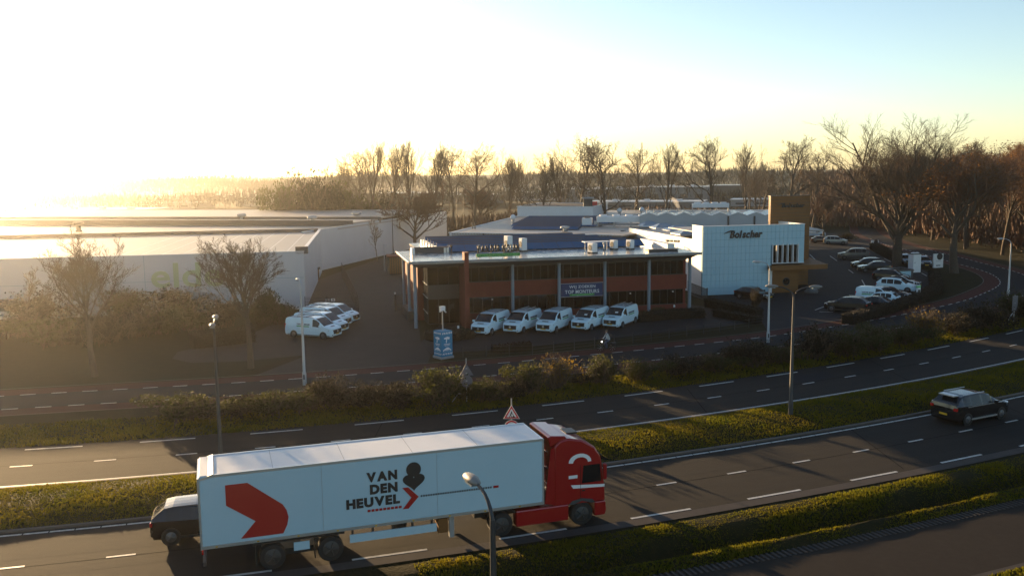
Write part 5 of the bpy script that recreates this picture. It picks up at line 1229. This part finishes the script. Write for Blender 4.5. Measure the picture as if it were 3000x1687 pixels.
for s in (-1,1):
    for j in range(4): MB().tube([(.26,s*.26-.03+.02*j,1.075),(.305,s*.26-.03+.02*j,1.07),(.31,s*.26-.03+.02*j,1.03)], [.011,.010,.008], 5).build('finger', m_skin, body)
    MB().tube([(.255,s*.26+s*.02,1.07),(.285,s*.225,1.06),(.30,s*.225,1.04)], [.012,.010,.008], 5).build('thumb', m_skin, body)
    MB().lathe([(.012,0),(.008,.006)], 8, (.108,s*.035,1.725), 'x').build('eye', m_ink, body); MB().lathe([(.022,-.008),(.02,.008)], 8, (.03,s*.085,1.715), 'y').build('ear', m_skin, body)
MB().tube([(.10,0,1.725),(.125,0,1.69),(.105,0,1.68)], [.010,.016,.010], 6).build('nose', m_skin, body); MB().box(.100,.112,-.022,.022,1.648,1.656).build('mouth', M('lips', (.35,.12,.10), .5), body)
bp_ = thing('backpack','dark backpack on the back of the cyclist','backpack', cp, ch_)
MB().prism_y([(-.26,1.10),(-.46,1.08),(-.44,1.42),(-.30,1.52),(-.17,1.48)], -.16, .16).build('pack', m_bag, bp_, 30, bevel=.04)
for s in (-1,1): MB().tube([(-.19,s*.11,1.50),(-.04,s*.12,1.585),(.10,s*.12,1.45),(-.02,s*.13,1.25),(-.2,s*.13,1.15)], .018, 5).build('strap', m_bag, bp_)

# ------------------------------------------------------------------ trees and shrubs
def tubes_np(segs, n):
    S = np.array(segs, np.float64); p0, p1, r0, r1 = S[:,0:3], S[:,3:6], S[:,6], S[:,7]; d = p1-p0; d /= np.maximum(np.linalg.norm(d, axis=1, keepdims=True), 1e-6)
    ref = np.where(np.abs(d[:,2:3]) < .9, np.array([[0,0,1.0]]), np.array([[1.0,0,0]])); a = np.cross(d, ref); a /= np.maximum(np.linalg.norm(a, axis=1, keepdims=True), 1e-6); b = np.cross(d, a)
    m = len(S); V = np.zeros((m, 2, n, 3))
    for k in range(n):
        t = 2*PI*k/n; o = a*math.cos(t) + b*math.sin(t); V[:,0,k] = p0 + o*r0[:,None]; V[:,1,k] = p1 + o*r1[:,None]
    idx = np.arange(m)[:,None]*2*n; F = np.concatenate([np.stack([idx[:,0]+k, idx[:,0]+(k+1)%n, idx[:,0]+n+(k+1)%n, idx[:,0]+n+k], 1) for k in range(n)]); return V.reshape(-1,3), F
def grow(seed, h, bole, spread, upr, cnt=(13,8,7,5), gnarl=.22, r0=None, lean=0.0, tf=.80, len0=.47):
    """a bare tree: lists of tapered segments for trunk/limbs and for twigs, plus twig tips"""
    R_ = random.Random(seed); big, mid, fine, tips = [], [], [], []
    r0 = r0 or h*.019
    def limb(p, d, L, r, lv):
        n = (8,6,4,3,2)[lv]; pts = [p.copy()]; seg = L/n
        for i in range(n):
            d = (d + Vector((R_.gauss(0,1),R_.gauss(0,1),R_.gauss(0,.7)))*gnarl*(.35 if lv == 0 else 1.0) + Vector((0,0,upr*(.0 if lv == 0 else .16)))).normalized(); p = p + d*seg; pts.append(p.copy())
        rr = [r*(1 - (.72 if lv else .62)*i/n) for i in range(n+1)]
        tgt = big if lv <= 1 else (mid if lv == 2 else fine)
        for i in range(n): tgt.append((*pts[i], *pts[i+1], rr[i], rr[i+1]))
        if lv >= 3 and lv == len(cnt): tips.append(pts[-1]); 
        if lv < len(cnt):
            m = cnt[lv]
            for k in range(m):
                t0 = (bole/L if lv == 0 else .22); t = t0 + (1-t0)*((k+R_.random()*.8)/m)**(.85 if lv else 1.0); t = min(t, .99); i = min(n-1, int(t*n)); f = t*n-i
                q = pts[i].lerp(pts[i+1], f); ax = (pts[i+1]-pts[i]).normalized(); ang = R_.uniform(0, 2*PI) if lv else k*2.4+R_.uniform(-.5,.5)
                side = Vector((math.cos(ang), math.sin(ang), 0)); side = (side - ax*side.dot(ax)).normalized()
                op = spread*R_.uniform(.75,1.2)*((1.15-.6*t) if lv == 0 else .85); nd = (ax*math.cos(op) + side*math.sin(op)).normalized()
                if lv == 0: nl = h*len0*R_.uniform(.75,1.1)*(1.15-.62*(t-t0)/(1-t0))
                else: nl = L*R_.uniform(.38,.58)*(1.15-.5*t)
                limb(q, nd, nl, max(rr[i]*R_.uniform(.42,.62), .012), lv+1)
    limb(Vector((0,0,-.1)), Vector((lean,0,1)).normalized(), h*tf, r0, 0); return big, mid, fine, tips
def tree_meshes(seed, **kw):
    leaf = kw.pop('leaf', 0); twig_r = kw.pop('twig_r', 1.0); b, m, f, tips = grow(seed, **kw)
    v1, f1 = tubes_np(b, 7); trunk = np_mesh('trunk', v1, f1, 4); trunk.polygons.foreach_set('use_smooth', [True]*len(trunk.polygons))
    fs = [(s[0],s[1],s[2],s[3],s[4],s[5],s[6]*twig_r,s[7]*twig_r) for s in f]
    v2, f2 = tubes_np(m, 4); v3, f3 = tubes_np(fs, 3); 
    V = np.concatenate([v2, v3]); F = np.concatenate([f2, f3+len(v2)]); crown = np_mesh('crown', V, F, 4); leaves = None
    if leaf:
        T = np.array([tuple(t) for t in tips]); n = leaf; P0 = T[nr.integers(0, len(T), n)] + nr.normal(0, .32, (n,3)); leaves = leaf_mesh(P0, .13, .27)
    return trunk, crown, leaves
def leaf_mesh(P0, s0, s1):
    n = len(P0); a = nr.normal(0,1,(n,3)); a /= np.linalg.norm(a, axis=1, keepdims=True); b = nr.normal(0,1,(n,3)); b -= a*np.sum(a*b, axis=1, keepdims=True); b /= np.linalg.norm(b, axis=1, keepdims=True)
    s = nr.uniform(s0, s1, (n,1)); V = np.stack([P0-a*s*.5, P0+b*s*.35, P0+a*s*.5, P0-b*s*.35], 1); return np_mesh('foliage', V.reshape(-1,3), np.arange(n*4).reshape(-1,4), 4)
def add_tree(label, meshes, loc, rz, sc, group=None, bark=None, twig=None, name='bare_tree', lmat=None):
    t = thing(name, label, 'tree', loc, rz, group); t.scale = sc if isinstance(sc, tuple) else (sc,)*3
    link('trunk', meshes[0], bark or m_bark, t); link('crown', meshes[1], twig or m_twig, t)
    if meshes[2]: link('dry_leaves', meshes[2], lmat or m_leafbr, t)
    return t
ORD = ['first','second','third','fourth','fifth','sixth','seventh','eighth','ninth','tenth','eleventh','twelfth','thirteenth','fourteenth','fifteenth','sixteenth','seventeenth','eighteenth','nineteenth','twentieth']
oaks = [tree_meshes(100+i, h=20, bole=5.5+(i%3), spread=.95-.08*(i%2), upr=.55+.15*(i%3), cnt=(12,8,7,5), gnarl=.26, twig_r=1.5) for i in range(5)]
slim = [tree_meshes(200+i, h=20, bole=6, spread=.55, upr=1.1, cnt=(13,8,6,5), gnarl=.2, twig_r=1.5) for i in range(3)]
row = [(985,460,1),(1050,445,1),(1095,420,0),(1150,425,0),(1205,430,0),(1262,434,0),(1330,437,1),(1385,430,1),(1485,470,0),(1535,466,0),(1584,458,1),(1645,455,0),(1705,402,1),(1772,412,1),(1865,430,1),(1950,426,0),(2073,412,1),(2190,430,0),(2312,407,1),(2376,440,1)]
for i, (u, vt, k) in enumerate(row):
    D = 205 + 14*math.sin(i*2.3) + (12 if i < 8 else 0); b = G(u, 705, 0); b = b*(D/b.y); b.z = 0
    zt = 15 + (500 - .012*(u-1500) + 3 - vt)*D/FOC
    ms = (oaks if k else slim)[i % (5 if k else 3)]; s = zt/20.5
    add_tree('%s bare tree from the left in the tall row behind the hall roofs' % ORD[i], ms, b, i*1.7, (s*(1.05 if k else .85),)*2+(s,), 'bare trees behind the halls')
# bare trees near the camera
L1 = tree_meshes(301, h=10.8, bole=3.6, spread=.80, upr=.75, cnt=(13,10,9,6), gnarl=.17, r0=.27, tf=.58, len0=.50); add_tree('bare tree on the lawn before the green letters, nearer the left edge', L1, G(278,1102), .4, 1.0, twig=m_twig)
L2 = tree_meshes(302, h=10.4, bole=3.8, spread=.82, upr=.7, cnt=(13,10,9,6), gnarl=.18, r0=.27, lean=-.03, tf=.58, len0=.50); add_tree('bare tree on the lawn left of the four vans', L2, G(735,1078), 2.1, 1.0)
L3 = tree_meshes(303, h=6.0, bole=1.4, spread=.7, upr=.5, cnt=(9,7,6,5), gnarl=.2); add_tree('small bare tree against the warehouse wall at the left edge', L3, G(68,965), 1.0, 1.0)
L4 = tree_meshes(304, h=12.0, bole=2.0, spread=.95, upr=.75, cnt=(13,9,9,7), gnarl=.14, r0=.34, twig_r=2.4, tf=.5, len0=.58); add_tree('round-crowned brown-twigged tree beside the pale wing wall', L4, G(1216,738), .2, (1.2,1.2,1.12), twig=m_twigr)
add_tree('round brown-twigged tree at the far end of the wing wall', L4, G(1412,672), 2.4, (1.15,1.15,1.05), twig=m_twigr)
add_tree('thin young tree in front of the pale wing wall', L3, G(1106,768), 2.0, (.8,.8,1.25))
B1 = tree_meshes(311, h=22.5, bole=3.2, spread=.78, upr=.62, cnt=(17,11,10,7), gnarl=.14, r0=.66, twig_r=1.35, tf=.42, len0=.64); add_tree('broad bare tree with forked trunk towering over the lot', B1, G(2628,778), 2.4, (1.25,1.25,.98))
B2 = tree_meshes(319, h=20, bole=4.4, spread=.78, upr=.55, cnt=(14,9,9,6), gnarl=.15, r0=.5, tf=.52, len0=.48, leaf=6000, twig_r=1.4); add_tree('brown-leaved tree beside the larger totem sign at the wood edge', B2, G(2796,800), .9, (1.3,1.3,.96), twig=m_twigr)
add_tree('dark bare tree just right of the brown tower', L4, G(2413,700), 1.0, (.7,.7,.95), twig=m_twig)
woods = [tree_meshes(400+i, h=18, bole=5+i, spread=.7, upr=.8, cnt=(12,8,7,5), gnarl=.2, leaf=6500 if i != 1 else 2500, twig_r=2.0) for i in range(3)]
wr = random.Random(5); spots = []
while len(spots) < 90:
    y = wr.uniform(118, 300) if len(spots) > 40 else wr.uniform(118,200); x0 = float(np.interp(y, [100,125,145,180,207,245,314], [76,80,80,83,90,103,122])); x = x0 + wr.uniform(2, 70)*(.3+wr.random()*.7)
    if all((x-a)**2+(y-b)**2 > 16 for a, b in spots): spots.append((x, y))
for i, (x, y) in enumerate(spots):
    s = wr.uniform(.78,1.0); add_tree('brown-leaved woodland tree in the wood right of the local road', woods[i % 3], (x,y,0), wr.uniform(0,6), (s*1.1,s*1.1,s), 'woodland trees right of the road', twig=m_twigr, name='woodland_tree')
for i in range(9):     # left side of the far road
    y = 215+i*22; x = float(np.interp(y, [200,245,314,411], [74,86,105,138])) - wr.uniform(4,12); s = wr.uniform(.6,.85)
    add_tree('bare roadside tree left of the far local road', slim[i % 3] if i % 2 else oaks[i % 5], (x-8,y+20,0), wr.uniform(0,6), s, 'roadside trees by the far road')

def shrub_meshes(seed, n_leaf=3800, twiggy=False, flat=.62):
    R_ = random.Random(seed); segs = []; tips = []
    for i in range(46 if twiggy else 34):
        a = R_.uniform(0,2*PI); o = abs(R_.gauss(0,.5)); d = Vector((math.cos(a)*o, math.sin(a)*o, 1)).normalized(); p = Vector((R_.gauss(0,.16),R_.gauss(0,.16),-.05)); L = R_.uniform(.6,1.05); pts = [p.copy()]
        for k in range(5):
            d = (d + Vector((R_.gauss(0,.16),R_.gauss(0,.16),.02))).normalized(); p = p+d*L/5; pts.append(p.copy())
            for j in range(3 if twiggy else 2):
                q = (d + Vector((R_.gauss(0,.6),R_.gauss(0,.6),R_.gauss(.1,.4)))).normalized(); e = p+q*R_.uniform(.12,.3); segs.append((*p,*e,.008,.004)); tips.append(e)
        for k in range(5): segs.append((*pts[k],*pts[k+1],.018-.002*k,.016-.002*k))
    V, F = tubes_np(segs, 3); st = np_mesh('stems', V, F, 4); T = np.array([tuple(t) for t in tips]); n = n_leaf
    lump = [np.array((R_.gauss(0,.33), R_.gauss(0,.33), R_.uniform(.25,.72))) for _ in range(9)]; P0 = np.zeros((n,3))
    for i in range(n):
        if i % 3 == 0: P0[i] = T[nr.integers(0,len(T))] + nr.normal(0,.06,3)
        else:
            v = nr.normal(0,1,3); v /= np.linalg.norm(v); P0[i] = lump[i % 9] + v*(.30*(nr.random()**.35))*np.array((1.15,1.15,.85))
    P0[:,2] = np.abs(P0[:,2]); return st, leaf_mesh(P0, .035, .085)
sh_dense = [shrub_meshes(500+i) for i in range(4)]; sh_thin = [shrub_meshes(520+i, 900, True) for i in range(2)]
def shrub(label, u, v, w, h, kind, lm, group=None, rz=None):
    ms = (sh_dense if kind != 'thin' else sh_thin); ms = ms[int(u*7+v) % len(ms)]; p = G(u, v); t = thing('shrub', label, 'shrub', p, rz if rz is not None else u*.37, group)
    t.scale = (w/1.5, w/1.5*.85, h/1.05); link('stems', ms[0], m_twig, t); link('foliage', ms[1], lm, t); return t
GV = 'shrubs on the verge'
SH = [ # pixel x, base y, width m, height m, kind, leaves, label
 (560,1228,5.2,2.0,'d',m_leafgr,'yellow green shrub at the left end of the verge by the dark lamp'),
 (690,1215,4.6,1.6,'d',m_leafdk,'dark shrub right of the dark lamp pole on the verge'),
 (800,1208,4.4,1.7,'d',m_leafrd,'dark reddish shrub before the pale lamp by the drive'),
 (900,1200,4.2,1.9,'d',m_leafdk,'dark shrub just right of the pale lamp by the drive'),
 (965,1190,3.6,2.5,'d',m_leafrd,'taller shrub with copper-red leaves opposite the drive'),
 (1055,1188,4.6,2.1,'d',m_leafdk,'broad dark shrub below the mouth of the drive'),
 (1165,1183,4.6,2.0,'d',m_leafdk,'broad dark shrub left of the tallest green shrub'),
 (1285,1180,4.6,3.1,'d',m_leafgr,'tallest green shrub on the verge beside the sign backs'),
 (1425,1172,3.8,1.9,'t',m_leafrd,'low brown shrub right of the sign backs'),
 (1500,1162,3.4,1.8,'d',m_leafdk,'low dark shrub between sign backs and sunlit shrub'),
 (1562,1150,3.0,2.7,'d',m_leafrd,'olive brown shrub left of the twiggy fan shrub'),
 (1632,1134,3.4,2.9,'thin',m_leafye,'twiggy fan-shaped shrub on the sunlit grass patch'),
 (1700,1122,2.2,.8,'d',m_leafye,'low golden shrub glowing in the sunlit gap'),
 (1762,1122,3.4,2.4,'d',m_leafrd,'olive shrub below the cyclist'),
 (1860,1112,3.8,2.3,'d',m_leafdk,'dark shrub right of the olive one below the cyclist'),
 (1990,1096,4.6,2.1,'d',m_leafdk,'dark broad shrub below the rightmost office column'),
 (2080,1084,3.8,1.9,'d',m_leafdk,'dark shrub left of the pale lamp before the white wall'),
 (2190,1072,5.0,3.0,'d',m_leafdk,'large dark shrub at the foot of the pale lamp before the white wall'),
 (2290,1062,4.0,2.0,'d',m_leafdk,'dark shrub left of the double lamp pole'),
 (2385,1050,4.4,3.2,'d',m_leafdk,'tall dark shrub right of the double lamp pole'),
 (2470,1042,4.6,2.8,'d',m_leafdk,'dark shrub opposite the lot exit'),
 (2560,1028,4.8,2.8,'d',m_leafdk,'dark shrub below the sunlit lot stripe end'),
 (2640,1008,4.4,2.2,'d',m_leafrd,'reddish shrub left of the golden twiggy shrub'),
 (2705,990,4.6,3.2,'thin',m_leafye,'golden twiggy shrub in the sun near the bend'),
 (2790,975,5.2,2.4,'d',m_leafrd,'reddish brown shrub right of the golden twiggy shrub'),
 (2885,962,5.4,3.0,'d',m_leafdk,'dark shrub left of the board sign'),
 (2960,932,5.0,3.4,'d',m_leafdk,'dark tall shrub behind the board sign'),
 (3040,938,5.5,3.0,'d',m_leafdk,'dark shrub at the right edge of the verge')]
for (u, v, w, h, k, lm, l) in SH: shrub(l, u, v, w*.9, h*(.70 if lm is m_leafdk and u < 2300 else .82), k if k == 'thin' else 'd', lm, GV)
SL = [(60,985,6.5,2.6,m_leafrd,'reddish shrub before the warehouse at the left edge of the lawn'),(170,1010,6.5,3.0,m_leafrd,'large red-brown shrub left of the nearer lawn tree'),(300,1005,6.0,3.2,m_leafrd,'red-brown shrub behind the nearer lawn tree trunk'),(400,985,5.5,2.9,m_leafrd,'brown shrub below the first green letters'),(480,975,5.5,3.2,m_leafdk,'olive shrub below the middle green letters'),(565,965,5.5,3.2,m_leafdk,'tall olive shrub below the last green letter'),(650,960,5.5,3.4,m_leafrd,'brown shrub left of the second lawn tree'),(770,945,5.2,4.3,m_leafgr,'tall dark green shrub beside the rearmost parked vans'),(830,950,4.0,2.6,m_leafdk,'dark shrub at the rear of the front lettered van'),
      (120,945,7,3.6,m_leafrd,'high red-brown thicket against the warehouse near the left edge'),(350,930,7,3.7,m_leafrd,'high brown thicket against the warehouse behind the nearer tree'),(520,925,7,3.4,m_leafrd,'high thicket against the warehouse under the letters')]
for (u, v, w, h, lm, l) in SL: shrub(l, u, v, w, h*.9, 'd', lm, 'shrubs before the warehouse')
def hedge(label, pts, w, h, mat=None):
    t = thing('hedge', label, 'hedge')
    for a, b in zip(pts, pts[1:]):
        d = b-a; L = d.length; n = int(L*w*h*520); u_ = d/L; nn = Vector((-u_.y,u_.x,0)); r = nr.random((n,3)); face = nr.integers(0,4,n)
        x = r[:,0]*L; y = (r[:,1]-.5)*w; z = r[:,2]*h; y = np.where(face == 0, -w/2, np.where(face == 1, w/2, y)); z = np.where(face >= 2, h, z); P0 = np.stack([a.x+u_.x*x+nn.x*y, a.y+u_.y*x+nn.y*y, z], 1) + nr.normal(0,.06,(n,3)); P0[:,2] = np.abs(P0[:,2])
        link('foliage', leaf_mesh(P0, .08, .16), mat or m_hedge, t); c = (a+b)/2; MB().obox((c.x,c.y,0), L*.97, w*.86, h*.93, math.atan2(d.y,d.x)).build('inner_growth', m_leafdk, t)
    return t
hedge('trimmed dark hedge on the lawn left of the second tree', [G(560,1020),G(745,998)], 1.4, 1.3)
hedge('low dark hedge in front of the right half of the office', [G(1860,942),G(1960,932),G(2060,928)], 1.6, .8)
hedge('low hedge bed by the left office corner behind the camera tower', [G(1262,1000),G(1372,985)], 2.6, .7)
hedge('dark hedge strip along the lot edge beside the railing', [G(2072,898),G(2150,915),G(2225,932)], 1.0, .9)
hedge('dark hedge between the forecourt and the lot', [G(2095,925),G(2225,948)], 1.0, .7)
hedge('clipped hedge around the right corner of the parking lot', [G(2480,950),G(2580,922),G(2680,890),G(2745,855),G(2735,812)], 1.2, .9)
hedge('long low hedge behind the dark minivan', [G(2560,730),G(2600,752),G(2650,775)], 1.5, 1.1)
hedge('low winter hedge on the grass before the leftmost office van', [G(1440,1034),G(1556,1022)], .6, .6, m_leafrd)
shrub('small red-leaved sapling before the black car at the white wall', 2212, 905, 1.3, 2.2, 'd', m_leafrd)
shrub('low shrub in the bed below the office windows right of the five vans', 1925, 925, 2.6, 1.0, 'd', m_leafdk)
shrub('loose shrub by the small totem behind the minivan', 2480, 705, 4.5, 1.6, 'd', m_leafrd)
# dense evergreens in the haze left of the tree row
for i, (u, vt, w) in enumerate(((845,512,8),(895,505,10),(945,503,9),(1000,520,9),(1060,560,8),(1140,560,7))):
    D = 205+6*(i%2); b = G(u, 700, 0)*1; b = b*(D/b.y); b.z = 0; zt = 15+(507-vt)*D/FOC
    t = thing('evergreen_tree', '%s dense rounded evergreen from the left in the hazy clump' % ORD[i], 'tree', b, i*1.1, 'evergreens in the hazy clump'); t.scale = (w/1.5,w/1.5,zt/1.05)
    link('trunk', sh_dense[i%4][0], m_bark, t); link('crown', sh_dense[i%4][1], m_leafdk, t)

# ------------------------------------------------------------------ far background
m_bwall = [M('far_wall_%d' % i, c, .7) for i, c in enumerate(((.20,.20,.20),(.34,.33,.32),(.12,.10,.09),(.45,.47,.48),(.14,.13,.13)))]
m_farroof = M('far_roof', (.55,.53,.50), .35, col2=(.35,.34,.33), scale=.06, pos=True)
m_win = M('far_window', (.03,.035,.04), .1, spec=.8)
FB = [ # x0, x1, base y, top y, wall, label
 (1476,1640,588,566,1,'pale low factory with white roof behind the left of the tree row'),(1474,1518,560,528,3,'pale blue box building between the trees'),
 (1640,1850,597,556,0,'long grey warehouse behind the middle of the tree row'),(1850,2070,597,552,0,'second long grey warehouse behind the right of the tree row'),
 (2072,2180,592,548,2,'dark brown block behind the right of the tree row'),(1560,1700,551,546,1,'far strip of white-roofed sheds'),(1720,2060,612,594,4,'low dark building with snow-white roof edge behind the hall'),
 (2140,2260,605,590,1,'pale low building left of the brown tower'),(1090,1300,590,566,0,'grey hall behind the round brown tree'),(1300,1440,598,572,4,'dark hall left of the white upper box'),
 (690,830,605,575,1,'hazy pale hall left of the evergreen clump'),(370,560,612,596,1,'hazy white-roofed hall at left mid distance'),(120,420,636,622,1,'long hazy hall near the left edge'),(-200,140,648,628,1,'hazy hall at the left edge'),
 (430,690,585,575,1,'faint far hall in the haze'),(2390,2440,640,612,2,'brick house among the trees by the far road'),(2450,2500,622,600,1,'pale house beside the far road')]
for i, (x0, x1, yb, yt, w, l) in enumerate(FB):
    a, b = G(x0, yb), G(x1, yb + (.0)); d = b-a; L = d.length; h = max(2.5, CAMH*(yb-yt)/max(20, yb-503)); h = min(h, 9.5); rz = math.atan2(d.y, d.x); dep = 18 if i < 14 else 9
    t = thing('far_building', l, 'building', a, rz, 'industrial buildings in the distance')
    MB().box(0,L,0,dep,0,h).build('wall', m_bwall[w], t); MB().box(-.3,L+.3,-.3,dep+.3,h,h+.35).build('roof', m_farroof if i != 15 else m_brick, t)
    n = max(2, int(L/6))
    for k in range(n): MB().box(L*(k+.25)/n,L*(k+.75)/n,-.06,0,h*.35,h*.6).build('window', m_win, t)
    if L > 25:
        for k in range(3): MB().box(L*(.2+.28*k),L*(.2+.28*k)+2.2,dep*.3,dep*.3+2,h+.35,h+1.1).build('roof_unit', m_white, t)
def wood(name, label, y0, y1, x0, x1, n, h0, h1, mat):
    x = nr.uniform(x0, x1, n); y = nr.uniform(y0, y1, n); hh = nr.uniform(h0, h1, n)*(.80+.14*np.sin(x*.045)+.08*np.sin(x*.17+1)+.05*np.sin(x*.51)); z = hh*nr.random(n)**.45
    P0 = np.stack([x,y,z],1); V = []; a = nr.uniform(0,2*PI,n); s = nr.uniform(.5,1.5,n)*(y/600+.5); w = s*.22
    lean = nr.normal(0,.35,(n,2)); V = np.stack([P0 + np.stack([np.cos(a)*w,np.sin(a)*w,0*a],1), P0 - np.stack([np.cos(a)*w,np.sin(a)*w,0*a],1), P0 + np.stack([lean[:,0]*s,lean[:,1]*s,s*1.5],1)], 1)
    o = link(name, np_mesh(name, V.reshape(-1,3), np.arange(n*3).reshape(-1,3), 3), mat); return tag(o, label, 'wood', kind='stuff')
m_farwood = M('far_wood', (.050,.042,.030), .95, col2=(.070,.055,.036), scale=.03, pos=True, spec=.05)
wood('far_wood','bare wood along the horizon across the whole view', 620, 760, -620, 620, 60000, 11.5, 16, m_farwood)
wood('far_wood','nearer belt of bare scrub behind the distant factory roofs', 400, 440, -420, 330, 24000, 5, 9, m_farwood)
wood('far_wood','brown scrub under the tall row of bare trees', 225, 250, -40, 110, 16000, 2.0, 4.5, m_twigr)
wood('far_wood','brown undergrowth along the wood edge right of the road', 120, 300, 86, 160, 70000, 1.5, 7.5, m_twigr)
wood('far_wood','backing wood behind the right-hand woodland trees', 290, 360, 110, 300, 50000, 14, 19, m_twigr)
# lattice mast on the horizon
mt = thing('lattice_mast','thin lattice mast on the horizon between the trees','mast', G(1888,520,0)*1.0, 0); mt.location = (92,640,0)
for s in (-1,1): MB().tube([(s*1.6,0,0),(s*.3,0,34)], .18, 4).build('leg', m_dark, mt)
for i in range(8): MB().tube([((-1)**i*(1.5-.15*i),0,i*4),((-1)**(i+1)*(1.5-.15*(i+1)),0,(i+1)*4)], .10, 4).build('brace', m_dark, mt)

# ------------------------------------------------------------------ haze and steam
vm = bpy.data.materials.new('haze'); vm.use_nodes = True; nt = vm.node_tree
for n in list(nt.nodes):
    if n.type != 'OUTPUT_MATERIAL': nt.nodes.remove(n)
pv = nt.nodes.new('ShaderNodeVolumePrincipled'); pv.inputs['Color'].default_value = (.95,.93,.90,1); pv.inputs['Density'].default_value = .00025; pv.inputs['Anisotropy'].default_value = .90
nt.links.new(pv.outputs[0], [n for n in nt.nodes if n.type == 'OUTPUT_MATERIAL'][0].inputs['Volume'])
hz = MB().box(-1000,1000,-160,1500,-2.0,31.0).build('haze', vm); tag(hz, 'thin bright haze lying over the whole place', 'haze', kind='stuff')
sm = bpy.data.materials.new('steam'); sm.use_nodes = True; nt = sm.node_tree
for n in list(nt.nodes):
    if n.type != 'OUTPUT_MATERIAL': nt.nodes.remove(n)
ps = nt.nodes.new('ShaderNodeVolumePrincipled'); ps.inputs['Color'].default_value = (.9,.88,.85,1); ps.inputs['Density'].default_value = .9; ps.inputs['Anisotropy'].default_value = .5
nt.links.new(ps.outputs[0], [n for n in nt.nodes if n.type == 'OUTPUT_MATERIAL'][0].inputs['Volume'])
st = thing('steam_plume','small curling steam plume rising from the hall roof','steam', G(2002,628,7.75)+Vector((0,4,0)), 0); st['kind'] = 'stuff'
q = MB(); n = 10; cs = [(0,0,0,.12),(.02,0,.5,.26),(-.1,0,1.0,.36),(-.35,0,1.5,.42),(-.55,0,2.0,.52),(-.95,0,2.4,.45),(-1.1,0,2.7,.12)]
for i, (x, y, z, r) in enumerate(cs):
    for k in range(n): a = 2*PI*k/n; w = 1+.25*math.sin(3*a+i*1.3); q.v.append((x+r*w*math.cos(a), y+r*w*math.sin(a), z))
for i in range(len(cs)-1):
    for k in range(n): q.f.append((i*n+k,i*n+(k+1)%n,(i+1)*n+(k+1)%n,(i+1)*n+k))
q.f.append(tuple(range(n-1,-1,-1))); e = (len(cs)-1)*n; q.f.append(tuple(e+k for k in range(n)))
q.build('plume', sm, st)
